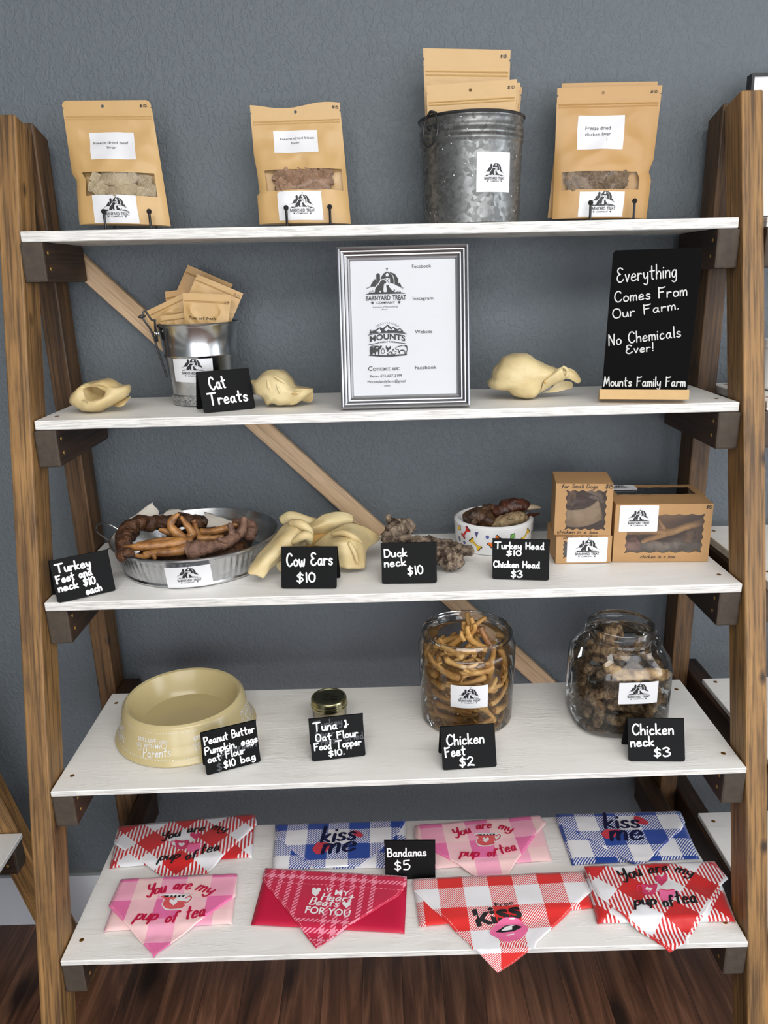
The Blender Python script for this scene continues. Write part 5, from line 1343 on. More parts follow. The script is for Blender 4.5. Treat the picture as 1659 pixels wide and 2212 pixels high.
VF = join(VF, tube([C(640, 240, -.035), C(720, 230, -.045), C(800, 265, -.05), C(850, 300, -.04)], [.002, .005, .005, .002], 8), tube([C(760, 300, -.062), C(800, 370, -.066), C(820, 440, -.068)], [.003, .004, .002], 8))
wthing('cow_ear_treat', 'wide pale cow ear at the right of the ear heap above the Cow Ears sign', 'dog treat', g, VF, EAR, thick=.0022)
C = crop(520, 1080, 3.253, -.175)
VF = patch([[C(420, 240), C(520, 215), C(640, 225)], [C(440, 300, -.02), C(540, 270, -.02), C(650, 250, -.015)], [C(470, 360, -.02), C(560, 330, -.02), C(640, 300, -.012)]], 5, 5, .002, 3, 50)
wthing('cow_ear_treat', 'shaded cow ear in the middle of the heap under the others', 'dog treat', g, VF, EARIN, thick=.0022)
# --- turkey pieces in the ribbed tray
C = crop(150, 1070, 3.606, -.185); g = 'turkey feet and necks in the tray'
zf = ct.z+zt
def pos(pts): return [C(*p) for p in pts]
wthing('turkey_neck_treat', 'long dark brown dried turkey neck bent round the back left of the tray', 'dog treat', g, tube(pos([(490, 450, -.045), (440, 430, -.045), (428, 360, -.03), (452, 288, -.005), (520, 225, .02), (640, 215, .045), (760, 215, .055), (860, 190, .06), (950, 185, .06)]), [.008, .013, .0165, .0175, .0165, .015, .014, .014, .011], 16, 7, .42, 4, 95), TNECK)
wthing('turkey_foot_treat', 'turkey foot with claws standing up in the middle of the tray', 'dog treat', g, join(tube(pos([(900, 345, -.015), (840, 300, -.02), (790, 240, -.02), (805, 190, -.015), (850, 145, -.01)]), [.010, .0105, .0075, .007, .0035], 12, 6, .2, 1, 120), tube(pos([(930, 330, -.015), (960, 300, -.012), (915, 235, -.01), (868, 165, -.005)]), [.009, .0085, .0065, .003], 12, 6, .2, 2, 120),
       tube(pos([(1000, 310, 0), (985, 260, 0), (970, 195, 0)]), [.007, .005, .0055], 10, 6, .2, 3, 120), tube(pos([(800, 300, -.01), (740, 278, -.012), (700, 268, -.012)]), [.006, .006, .004], 10, 6, .2, 4, 120)), TFOOT)
wthing('turkey_foot_treat', 'tan turkey foot with toes pointing left at the front of the tray', 'dog treat', g, join(tube(pos([(950, 370, -.055), (860, 372, -.06), (760, 385, -.065), (660, 395, -.07), (540, 402, -.075), (418, 402, -.075)]), [.012, .011, .0095, .009, .0075, .0025], 12, 6, .16, 5, 130), tube(pos([(920, 410, -.075), (820, 440, -.082), (700, 448, -.086), (580, 462, -.088)]), [.011, .0085, .0075, .006], 12, 6, .16, 6, 130),
       tube(pos([(860, 350, -.045), (720, 355, -.05), (620, 365, -.05), (525, 374, -.05)]), [.006, .0065, .005, .002], 10, 6, .16, 7, 130), tube(pos([(620, 470, -.09), (560, 480, -.09), (515, 470, -.09)]), [.005, .006, .004], 10, 6, .16, 8, 130), tube(pos([(650, 465, -.094), (668, 497, -.096)]), [.005, .0035], 10)), TFOOT)
wthing('turkey_foot_treat', 'grey brown scaly turkey foot lying at the right of the tray', 'dog treat', g, join(tube(pos([(930, 435, -.085), (990, 425, -.085), (1080, 405, -.075), (1180, 385, -.06), (1260, 345, -.04), (1310, 310, -.02)]), [.017, .0165, .0125, .0115, .012, .010], 14, 7, .28, 9, 150), tube(pos([(1260, 330, -.035), (1268, 290, -.035), (1245, 220, -.035)]), [.009, .008, .004], 12, 6, .2, 10, 150), tube(pos([(1300, 320, -.02), (1345, 270, -.015), (1358, 170, -.01)]), [.010, .0095, .0055], 12, 6, .2, 11, 150), tube(pos([(1220, 360, -.06), (1180, 345, -.07), (1160, 330, -.072)]), [.006, .005, .003], 10)), TSHANK)
wthing('turkey_foot_treat', 'thin golden turkey shank lying at the back right of the tray', 'dog treat', g, join(tube(pos([(1020, 290, .02), (1120, 280, .02), (1240, 250, .025), (1340, 215, .03)]), [.008, .0075, .007, .006], 12, 6, .15, 12, 120), tube(pos([(1000, 335, -.01), (1100, 335, -.005), (1200, 325, .0)]), [.007, .006, .005], 10, 6, .15, 13, 120)), TFOOT)
wthing('turkey_neck_treat', 'reddish dried turkey neck upright at the right wall of the tray', 'dog treat', g, tube(pos([(1390, 330, .0), (1410, 270, .01), (1385, 215, .02), (1280, 205, .035)]), [.012, .013, .010, .006], 14, 7, .4, 15, 110), TSHANK)
wthing('turkey_neck_treat', 'dark dried neck piece low at the left front of the tray', 'dog treat', g, tube(pos([(395, 470, -.09), (450, 455, -.095), (480, 480, -.095)]), [.012, .012, .008], 14, 7, .4, 17, 110), TNECK)
wthing('turkey_neck_treat', 'dark piece of neck behind the standing claws in the tray', 'dog treat', g, tube(pos([(870, 190, .05), (980, 215, .045), (1060, 200, .05)]), [.015, .016, .012], 14, 7, .45, 18, 110), TNECK)
z0 = ct.z+.008
wthing('turkey_neck_treat', 'dark dried turkey necks bedding at the bottom of the tray', 'dog treat', g, tube([V3((ct.x+.085*math.cos(a), ct.y+.085*math.sin(a), ct.z+.030)) for a in (0, .8, 1.6, 2.4, 3.2, 4, 4.8, 5.6)], [.0155]*8, 12, 6, .4, 19, 80, closed=True) if False else tube([V3((ct.x-.09, ct.y-.03, ct.z+.030)), V3((ct.x-.04, ct.y-.075, ct.z+.030)), V3((ct.x+.03, ct.y-.06, ct.z+.030)), V3((ct.x+.085, ct.y-.03, ct.z+.030)), V3((ct.x+.08, ct.y+.04, ct.z+.030)), V3((ct.x+.01, ct.y+.075, ct.z+.030)), V3((ct.x-.06, ct.y+.03, ct.z+.030)), V3((ct.x, ct.y, ct.z+.032))], [.016]*8, 12, 6, .4, 19, fr=80), TNECK)
C = crop(150, 1070, 3.606, ct.y)
pp = [patch([[C(440, 200, .06), C(540, 130, .09), C(655, 55, .11)], [C(445, 215, .05), C(560, 150, .085), C(655, 70, .105)], [C(460, 240, .05), C(570, 190, .08), C(690, 135, .10)], [C(470, 300, .04), C(580, 260, .06), C(690, 240, .08)]], 3, 3, .004, 1, 60),
      patch([[C(715, 160, .115), C(770, 118, .13), C(850, 103, .13), C(900, 135, .125)], [C(715, 200, .11), C(780, 170, .12), C(860, 160, .12), C(900, 180, .12)], [C(720, 225, .108), C(780, 210, .118), C(860, 205, .118), C(900, 215, .118)]], 3, 3, .004, 2, 60),
      patch([[C(1050, 125, .12), C(1120, 145, .12), C(1200, 180, .11), C(1285, 200, .10)], [C(1060, 190, .09), C(1130, 195, .10), C(1200, 205, .10), C(1290, 225, .09)], [C(1070, 275, .07), C(1150, 270, .08), C(1230, 255, .08), C(1300, 270, .08)]], 3, 3, .003, 3, 60)]
t = thing('paper_liner', 'crumpled white tissue paper lining the ribbed tray', 'paper', ct+V3((0, 0, .006)))
for V, F in pp: solid(obj('paper_fold', [v-ct-V3((0, 0, .006)) for v in V], F, PAPER, t, True), .0004)
# --- shaggy duck necks
C = crop(520, 1080, 3.253, -.215); g = 'dried duck necks'
wthing('duck_neck_treat', 'shaggy duck neck standing up behind the Duck neck sign', 'dog treat', g, join(tube(pos([(1032, 108, .03), (1050, 140, .03), (1085, 165, .025), (1130, 190, .02)]), [.005, .008, .010, .012], 14, 7, .6, 3, 150), tube(pos([(1000, 275, -.02), (1060, 250, -.015), (1110, 215, .0), (1160, 190, .01), (1220, 205, .012)]), [.011, .017, .019, .017, .008], 16, 7, .55, 4, 130), tube(pos([(1060, 290, -.02), (1130, 275, -.012), (1190, 260, -.005)]), [.010, .012, .010], 14, 7, .6, 5, 150)), DNECK)
wthing('duck_neck_treat', 'long thin shaggy duck neck pointing right towards the white bowl', 'dog treat', g, tube(pos([(1190, 290, .0), (1260, 282, .0), (1350, 295, .0), (1450, 320, -.005), (1540, 350, -.012), (1630, 362, -.02)]), [.008, .009, .010, .0115, .0125, .008], 14, 8, .55, 6, 150), DNECK)
C = crop(520, 1080, 3.253, -.262)
wthing('duck_neck_treat', 'stubby shaggy duck neck lying right of the Duck neck sign', 'dog treat', g, tube(pos([(1330, 370, .02), (1400, 405, .01), (1460, 435, .0), (1520, 455, -.005), (1565, 470, -.008)]), [.014, .019, .020, .018, .008], 16, 8, .55, 7, 120), DNECK, rest=3)
# --- heads in the white bowl
C = crop(970, 1010, 4.366, cw.y); g = 'dried heads in the white bowl'
wthing('turkey_head_treat', 'dark wrinkled turkey head at the left of the white bowl', 'dog treat', g, join(tube(pos([(150, 500, -.01), (200, 470, -.01), (270, 470, -.008), (350, 490, -.01), (420, 520, -.02)]), [.008, .016, .019, .017, .010], 18, 8, .35, 2, 110), tube(pos([(280, 430, .01), (340, 395, .015), (400, 375, .02), (430, 370, .02)]), [.012, .010, .008, .004], 14, 6, .5, 3, 140), tube(pos([(220, 500, -.022), (240, 520, -.024), (250, 530, -.024)]), [.007, .008, .006], 10, 5, .3, 4, 160)), HEADD)
o = wthing('turkey_head_treat', 'reddish brown head with a long pale beak at the back of the white bowl', 'dog treat', g, tube(pos([(410, 462, .02), (480, 415, .02), (580, 378, .02), (680, 366, .018), (760, 366, .014)]), [.010, .017, .019, .016, .009], 18, 8, .3, 5, 90), HEADR)
VF = tube(pos([(640, 400, .012), (740, 378, .012), (800, 372, .010), (866, 378, .006)]), [.006, .008, .0075, .002], 12, 6, .1, 5, flat=.7); obj('beak', [v-o.location for v in VF[0]], VF[1], BEAK, o, True)
o = wthing('chicken_head_treat', 'pale feathery chicken head at the front right of the white bowl', 'dog treat', g, join(tube(pos([(385, 545, -.015), (460, 530, -.018), (560, 505, -.018), (650, 482, -.014), (720, 474, -.006)]), [.007, .012, .0155, .0145, .009], 18, 8, .35, 6, 130), *[tube(pos([(560+k*14, 480, -.03), (590+k*12, 450-6*(k % 3), -.03), (640+k*10-(k % 2)*30, 430+k*4, -.028)]), [.003, .002, .0006], 6, 4) for k in range(7)]), HEADP)
VF = tube(pos([(700, 474, -.006), (770, 452, .0), (855, 432, .004)]), [.0085, .007, .0015], 12, 6, .1, 5, flat=.7); obj('beak', [v-o.location for v in VF[0]], VF[1], HEADR, o, True)
wthing('turkey_head_treat', 'dark head underneath the others at the bottom of the white bowl', 'dog treat', g, tube([cw+V3((-.028, -.01, .034)), cw+V3((0, -.018, .036)), cw+V3((.026, .0, .034)), cw+V3((.016, .02, .034)), cw+V3((-.016, .02, .034))], [.010, .012, .012, .011, .010], 14, 6, .3, 9, 90), HEADD)
# --- chicken feet in the round jar
def foot_mesh(seed):
    rnd = random.Random(seed); L = .060+rnd.random()*.012
    parts = [tube([V3((-L, 0, 0)), V3((-L*.92, 0, .001)), V3((-L*.5, .001*rnd.uniform(-2, 2), .002)), V3((0, 0, 0)), V3((.008, 0, 0))], [.0075, .0105, .0068, .0076, .0085], 10, 5, .16, seed, 160)]
    for k, a in enumerate((-.5, 0.02, .5)):
        l = (.034, .042, .036)[k]*rnd.uniform(.9, 1.1); a += rnd.uniform(-.12, .12); cz = rnd.uniform(-.012, .008)
        d = V3((math.cos(a), math.sin(a), 0))
        parts.append(tube([V3((0, 0, 0)), d*l*.3+V3((0, 0, .002)), d*l*.6+V3((0, 0, cz*.3)), d*l*.85+V3((0, 0, cz*.8)), d*l+V3((0, 0, cz-.004))], [.0072, .0055, .0062, .0050, .0018], 8, 4, .18, seed+k, 200))
    a = PI-.5; d = V3((math.cos(2.3), math.sin(2.3)*rnd.choice((-1, 1)), -.3))
    parts.append(tube([V3((0, 0, 0)), d*.010, d*.019], [.0045, .0034, .0012], 8, 4))
    V, F = join(*parts)
    return [V3((v.x, v.y, v.z-v.x*abs(v.x)*0-(v.x-.0)**2/.26)) for v in V], F
from mathutils.bvhtree import BVHTree
def tree_of(V, F): return BVHTree.FromPolygons([tuple(v) for v in V], F)
def world_mesh(o): return [o.matrix_world @ v.co if o.matrix_world != Matrix() else o.location+v.co for v in o.data.vertices], [tuple(p.vertices) for p in o.data.polygons]
def pack(protos, gen, inside, tries, seed, most, solid_=()):
    """drop pieces one by one where they fit without cutting into each other"""
    rnd = random.Random(seed); placed = list(solid_); out = []
    for q in range(tries):
        k = rnd.randrange(len(protos)); Mx = gen(rnd, q/tries); V, F = protos[k]
        W = [Mx @ v for v in V]
        if not all(inside(p) for p in W[::5]) or not all(inside(p) for p in W): continue
        lo = [min(p[i] for p in W) for i in range(3)]; hi = [max(p[i] for p in W) for i in range(3)]
        near = [t for (t, a, b) in placed if all(a[i] < hi[i] and b[i] > lo[i] for i in range(3))]
        T = tree_of(W, F)
        if any(T.overlap(t) for t in near): continue
        placed.append((T, lo, hi)); out.append((k, Mx))
        if len(out) >= most: break
    return out
def boxed(V, F): return (tree_of(V, F), [min(p[i] for p in V) for i in range(3)], [max(p[i] for p in V) for i in range(3)])
SPECIAL = []
C = crop(900, 1310, 6.146, cj.y)
def foot_px(label, shank, toes, m, seed):
    VF = [tube([C(*p) for p in shank], [.008, .0055, .006, .0075], 10, 6, .14, seed, 150)]
    for q, tt in enumerate(toes): VF.append(tube([C(*p) for p in tt], [.0055, .0045, .0042, .0018][:len(tt)], 9, 5, .16, seed+q, 190))
    VF = join(*VF); SPECIAL.append(boxed(*VF)); wthing('chicken_foot_treat', label, 'dog treat', 'dried chicken feet in the round jar', VF, m)
foot_px('dried chicken foot standing highest, claws up out of the round jar', [(430, 560, .0), (510, 480, -.01), (600, 400, -.015), (680, 320, -.02)], [[(690, 340, -.02), (690, 230, -.02), (665, 90, -.01)], [(700, 320, -.02), (770, 250, -.02), (915, 145, -.015)], [(720, 330, -.025), (745, 230, -.03), (720, 150, -.03)], [(650, 350, -.02), (625, 280, -.02), (620, 205, -.02)], [(690, 400, -.022), (770, 300, -.035), (768, 240, -.038)]], FOOT, 31)
foot_px('dried chicken foot leaning right below the standing foot in the jar', [(900, 560, -.02), (800, 500, -.03), (720, 440, -.035), (690, 380, -.035)], [[(690, 380, -.035), (670, 300, -.038), (680, 260, -.036)], [(640, 440, -.03), (600, 390, -.03), (600, 330, -.026)]], FOOT, 41)
foot_px('dark end of a chicken shank leaning right in the jar mouth', [(850, 285, .005), (880, 350, .0), (930, 440, -.005), (990, 540, -.01)], [[(850, 285, .005), (825, 300, .004), (810, 330, .003)]], TFOOT, 51)
FPM = [foot_mesh(q+3) for q in range(5)]
def gen_foot(r, f):
    z = .012+(zs-.012)*min(1, max(0, f*1.15+r.uniform(-.12, .12))); th = r.uniform(-PI, PI)
    rad = (Rj-.019) if r.random() < .8 else r.uniform(.0, Rj-.04)
    tilt = r.uniform(-1.0, 1.0); s_ = r.choice((-1, 1))
    nrm = V3((math.sin(th), -math.cos(th), 0)); tg_ = V3((math.cos(th), math.sin(th), 0))
    ex = (tg_*s_*math.cos(tilt)+V3((0, 0, math.sin(tilt)))).normalized(); ey = nrm.cross(ex)
    M_ = frame((0, 0, 0), ex, ey, nrm)
    if r.random() < .3: M_ = M_ @ Matrix.Rotation(r.uniform(-.6, .6), 4, 'X')
    return Matrix.Translation(cj+nrm*rad+V3((0, 0, z))+ex*.010) @ M_ @ Matrix.Scale(r.uniform(.66, .84), 4)
in_jar = lambda p: (p.x-cj.x)**2+(p.y-cj.y)**2 < (Rj-.0035)**2 and cj.z+.0055 < p.z < cj.z+zs+.012 and (p.z < cj.z+zs-.012 or (p.x-cj.x)**2+(p.y-cj.y)**2 < (Rrim-.016)**2)
FP = {}
for k, Mx in pack(FPM, gen_foot, in_jar, 7000, 5, 85, SPECIAL):
    if k not in FP: o = FP[k] = obj('chicken_foot_treat', *FPM[k], FOOT, None, True, sharp=1.4)
    else: o = FP[k].copy(); COL.objects.link(o)
    o.matrix_world = Mx; tag(o, 'dried golden chicken foot packed in the round wide-mouthed jar', 'dog treat', 'dried chicken feet in the round jar')
# --- chicken necks in the shouldered jar
def neck_mesh(seed, bend):
    pts = [V3((.040*t, bend*.022*(1-t*t), .003*math.sin(t*5+seed))) for t in (-1, -.6, -.2, .2, .6, 1)]
    return tube(pts, [.008, .0115, .0125, .0125, .0115, .0075], 14, 7, .45, seed, 150)
SPECIAL = []
C = crop(1240, 1310, 6.32, ck.y)
ng = 'dried chicken necks in the shouldered jar'
def spec(*a_): VF = tube(*a_); SPECIAL.append(boxed(*VF)); return VF
wthing('chicken_neck_treat', 'pale golden chicken neck curved across the front of the shouldered jar', 'dog treat', ng, spec([C(460, 780, -.055), C(520, 860, -.066), C(620, 930, -.072), C(760, 950, -.074), C(900, 940, -.074), C(1050, 920, -.072), C(1200, 930, -.066), C(1270, 920, -.05)], [.009, .0125, .0125, .0115, .011, .011, .011, .007], 16, 7, .45, 21, 150), mat('pale_chicken_neck', srgb(196, 166, 120), .45, var=(60, 1.0), bmp=(170, 1.0, .003), col2=srgb(112, 82, 50)))
wthing('chicken_neck_treat', 'chicken neck standing up into the mouth of the shouldered jar', 'dog treat', ng, spec([C(470, 640, -.01), C(470, 520, .0), C(480, 400, .005), C(540, 310, .008), C(640, 340, .008)], [.010, .0115, .012, .0125, .008], 16, 7, .45, 22, 150), CNECK)
wthing('chicken_neck_treat', 'dark chicken neck under the left shoulder of the glass jar', 'dog treat', ng, spec([C(210, 600, .0), C(300, 570, -.005), C(420, 610, -.015), C(560, 650, -.025), C(740, 700, -.03)], [.006, .011, .0125, .0125, .008], 16, 7, .45, 23, 150), CNECK)

NPM = [neck_mesh(q*3+1, (-.9, .15, -.5, -1.3)[q]) for q in range(4)]
def gen_neck(r, f):
    z = .014+(zs2+.004-.014)*min(1, max(0, f*1.15+r.uniform(-.12, .12))); th = r.uniform(-PI, PI)
    nrm = V3((math.sin(th), -math.cos(th), 0)); rr_ = 1/((abs(nrm.x)**3+abs(nrm.y)**3)**(1/3))
    rad = (Rk*rr_-.021) if r.random() < .8 else r.uniform(0, Rk-.04); tilt = r.uniform(-1.1, 1.1)
    tg_ = V3((math.cos(th), math.sin(th), 0)); ex = tg_*math.cos(tilt)+V3((0, 0, math.sin(tilt))); ez = ex.cross(nrm)
    return Matrix.Translation(ck+nrm*rad+V3((0, 0, z))) @ frame((0, 0, 0), ex, nrm, ez) @ Matrix.Scale(r.uniform(.75, 1.0), 4)
def in_jar2(p):
    x, y, z = abs(p.x-ck.x), abs(p.y-ck.y), p.z-ck.z; R_ = Rk*.985-.0045
    if z > zs2-.012: R_ = Rk*.985-.0045-(z-zs2+.012)*.75
    return .0075 < z < zs2+.022 and x**3+y**3 < R_**3
NP = {}
for k, Mx in pack(NPM, gen_neck, in_jar2, 5200, 9, 60, SPECIAL):
    if k not in NP: o = NP[k] = obj('chicken_neck_treat', *NPM[k], CNECK, None, True, sharp=1.4)
    else: o = NP[k].copy(); COL.objects.link(o)
    o.matrix_world = Mx; tag(o, 'dried brown chicken neck packed in the shouldered glass jar', 'dog treat', 'dried chicken necks in the shouldered jar')
# ------------------------------------------------------------------ kraft window boxes on the right of the third shelf
def scallop(x0, x1, z0, z1, nx, nz, a):
    out = []
    def edge(p, q, n, nrm):
        for k in range(n*8):
            t = k/(n*8); s = a*(.5-.5*math.cos(2*PI*t*n))
            out.append((p[0]+(q[0]-p[0])*t+nrm[0]*s, p[1]+(q[1]-p[1])*t+nrm[1]*s))
    edge((x0, z0), (x0, z1), nz, (1, 0)); edge((x0, z1), (x1, z1), nx, (0, -1)); edge((x1, z1), (x1, z0), nz, (-1, 0)); edge((x1, z0), (x0, z0), nx, (0, 1))
    return out
def gift_box(label, M, w, h, d, win, writes=(), sticker=None, nx=5, nz=4):
    t = thing('window_box', label, 'box', M, 'kraft window boxes')
    x0, x1, z0, z1 = win
    V, F = prism([(-w/2, 0), (w/2, 0), (w/2, h), (-w/2, h)], 0, .0008, [scallop(x0*w-w/2, x1*w-w/2, z0*h, z1*h, nx, nz, .0028)])
    fr = obj('front_panel', V, F, BOXK, t)
    e = .0008
    V, F = join(box(-w/2, -w/2+e, e, d, 0, h), box(w/2-e, w/2, e, d, 0, h), box(-w/2, w/2, e, d, 0, e), box(-w/2, w/2, e, d, h-e, h), box(-w/2, w/2, d, d+e, 0, h))
    obj('carton', V, F, BOXK, t)
    obj('clear_window', *box(x0*w-w/2-.003, x1*w-w/2+.003, .0011, .0013, z0*h-.003, z1*h+.003), BOXFILM, t)
    L = []
    for s, a, b, z, cap, th in writes: L += hand(s, a*w-w/2, z*h, b*w-w/2, z*h, cap*h, th*h, .15)
    if L: decal('handwriting', [(L, 0, .0004)], flat_map(), [MARK], t)
    if sticker:
        a, b, c, dd, ew = sticker; sw = (b-a)*w
        V, F = prism(rrect(a*w-w/2, b*w-w/2, c*h, dd*h, .0025, 3), -.0006, -.0002)
        s_ = obj('sticker', V, F, STICK, t)
        decal('logo', [([[((a+b)/2*w-w/2+p[0]*sw*ew, (c+(dd-c)*.29)*h+p[1]*sw*ew) for p in q] for q in polys], m, .0008+.0002*k) for k, (polys, m, _) in enumerate(get_emblem())], flat_map(), [INK, STICK], s_)
    return t
dzb = .0012
# lower small box
M1, w1, h1, _ = quad_frame(3, (1202, 1158), (1321, 1160), (1319, 1215.5), (1200, 1217.5), 0, dzb)
d1 = .092
gift_box('small kraft box under the For Small Dogs box, sticker on its front', M1, w1, h1, d1, (.12, .88, .2, .86), [('chicken in a box', .12, .72, .93, .12, .02)], (.195, .925, .04, .97, .60))
# upper small box stands on it
M2, w2_, h2, _ = quad_frame(3, (1204, 1044), (1325, 1046), (1319, 1157), (1197, 1155), 0, dzb+h1+.0006)
gift_box('small kraft window box marked for Small Dogs on top of another box', M2, w2_, h2, .09, (.18, .90, .10, .88),
         [('for Small Dogs', .10, .72, .915, .075, .011), ('$15', .86, .985, .915, .075, .014), ('chicken in a box', .05, .76, .035, .055, .011)], None, 5, 5)
# large box in front at the right, and one lying behind it
M3, w3, h3, _ = quad_frame(3, (1324, 1088), (1543, 1090), (1529, 1213), (1322.5, 1214), 0, dzb)
gift_box('large kraft window box with a sticker at the right end of the third shelf', M3, w3, h3, .060, (.12, .925, .155, .83),
         [('chicken in a box', .29, .65, .065, .055, .008), ('$15.', .93, .985, .92, .05, .010)], (.045, .445, .53, .985, .57), 6, 5)
yb3 = (M3 @ V3((0, .0635, 0))).y+.002
a0, a1 = on_y(1326, 1072, yb3), on_y(1523, 1073, yb3)
zt4 = (a0.z+a1.z)/2; w4 = (a1-a0).length; xm = (a0.x+a1.x)/2
# it lies on its back: window panel faces up, so its frame's "front" is turned upwards
zb4 = shz(3, xm)+dzb; ex = M3.to_3x3() @ V3((1, 0, 0)); ey = M3.to_3x3() @ V3((0, 1, 0))
pf = on_z(1471, 1039, zt4); h4 = min(pf.y-yb3, .085)
M4 = frame((xm, yb3, zt4), ex, (0, 0, -1), ey)
gift_box('large kraft window box lying flat behind the standing one', M4, w4, h4, zt4-zb4, (.06, .93, .17, .86), [('chicken in a box', .3, .68, .07, .07, .012)], (-.0, .34, .6, 1.0, .5))
# treats inside
gb = 'treats inside the window boxes'
def inbox(M, w, h): return lambda x, z, y=.02: M @ V3((x*w-w/2, y, z*h))
B = inbox(M2, w2_, h2)
VF = patch([[B(.18, .47, .012), B(.35, .46, .010), B(.6, .52, .010), B(.76, .66, .012)], [B(.18, .30, .010), B(.4, .32, .006), B(.6, .36, .008), B(.83, .44, .012)], [B(.19, .14, .014), B(.4, .13, .008), B(.62, .17, .008), B(.87, .27, .014)]], 5, 5, .001, 2, 60)
wthing('ear_treat', 'pale leathery ear piece inside the For Small Dogs box', 'dog treat', None, VF, mat('leathery_ear', srgb(204, 184, 146), .5, var=(30, .9), bmp=(90, .5, .003), col2=srgb(150, 124, 88)), thick=.003)
wthing('neck_treat', 'dried brown neck piece upright at the left inside the For Small Dogs box', 'dog treat', None, tube([B(.27, .84, .03), B(.30, .7, .03), B(.28, .5, .035), B(.3, .35, .04)], [.006, .009, .010, .009], 12, 6, .4, 3, 150), CNECK)
wthing('foot_treat', 'grey scaly toes at the upper right inside the For Small Dogs box', 'dog treat', None, join(tube([B(.57, .82, .02), B(.7, .77, .022), B(.82, .70, .026), B(.86, .58, .03)], [.004, .0052, .0055, .006], 10, 6, .2, 4, 200), tube([B(.62, .69, .026), B(.72, .67, .028), B(.83, .64, .03)], [.004, .005, .005], 10, 6, .2, 5, 200), tube([B(.76, .86, .03), B(.82, .74, .033), B(.86, .62, .036)], [.003, .005, .006], 10, 6, .2, 6, 200)), mat('grey_toe', srgb(186, 174, 152), .5, var=(70, .9), bmp=(260, .7, .002), col2=srgb(110, 92, 76)))
wthing('neck_treat', 'dark reddish neck behind the leathery ear in the For Small Dogs box', 'dog treat', None, tube([B(.18, .5, .03), B(.35, .56, .035), B(.6, .54, .04)], [.007, .009, .007], 12, 6, .4, 7, 150), HEADR)
B = inbox(M3, w3, h3)
wthing('foot_treat', 'yellow chicken foot stretched across the large window box', 'dog treat', None, join(tube([B(.97, .60, .03), B(.8, .53, .028), B(.66, .46, .024), B(.56, .45, .022)], [.008, .0065, .0065, .008], 12, 6, .12, 1, 150), tube([B(.57, .45, .02), B(.45, .475, .018), B(.33, .47, .018), B(.22, .50, .02)], [.007, .0055, .005, .003], 10, 6, .15, 2, 200), tube([B(.57, .43, .018), B(.46, .39, .014), B(.38, .36, .012), B(.31, .31, .012)], [.006, .0052, .005, .0035], 10, 6, .15, 3, 200), tube([B(.56, .47, .024), B(.5, .51, .026), B(.3, .43, .03), B(.15, .42, .03)], [.006, .005, .005, .003], 10, 6, .15, 4, 200), tube([B(.56, .49, .024), B(.53, .56, .026), B(.49, .68, .028)], [.005, .005, .0035], 10, 6, .15, 5, 200)), FOOT)
wthing('neck_treat', 'grey dried neck along the bottom of the large window box', 'dog treat', None, tube([B(.33, .25, .02), B(.45, .24, .018), B(.56, .2, .018), B(.66, .27, .018), B(.76, .30, .022)], [.008, .011, .010, .011, .006], 14, 7, .45, 6, 130), mat('grey_neck', srgb(150, 134, 116), .5, var=(60, 1.0), bmp=(150, .9, .003), col2=srgb(78, 62, 50)))
wthing('neck_treat', 'dark olive neck lump at the lower right of the large window box', 'dog treat', None, tube([B(.76, .24, .036), B(.82, .30, .034), B(.85, .4, .034), B(.88, .46, .036)], [.009, .0125, .011, .007], 14, 7, .4, 7, 140), mat('olive_neck', srgb(128, 96, 58), .5, var=(60, 1.0), bmp=(150, .9, .003), col2=srgb(58, 40, 22)))
wthing('head_treat', 'reddish fleshy piece at the lower left of the large window box', 'dog treat', None, tube([B(.15, .25, .02), B(.2, .22, .018), B(.26, .22, .02), B(.24, .33, .03)], [.010, .013, .012, .008], 14, 6, .3, 8, 110), mat('fleshy_piece', srgb(168, 112, 84), .4, var=(60, 1.0), bmp=(150, .7, .003), col2=srgb(104, 60, 50)))
B = inbox(M4, w4, h4)
wthing('neck_treat', 'brown neck piece inside the box that lies flat', 'dog treat', None, tube([B(.35, .35, .02), B(.5, .45, .016), B(.62, .5, .014), B(.8, .35, .02)], [.007, .011, .011, .007], 12, 6, .4, 9, 130), CNECK)
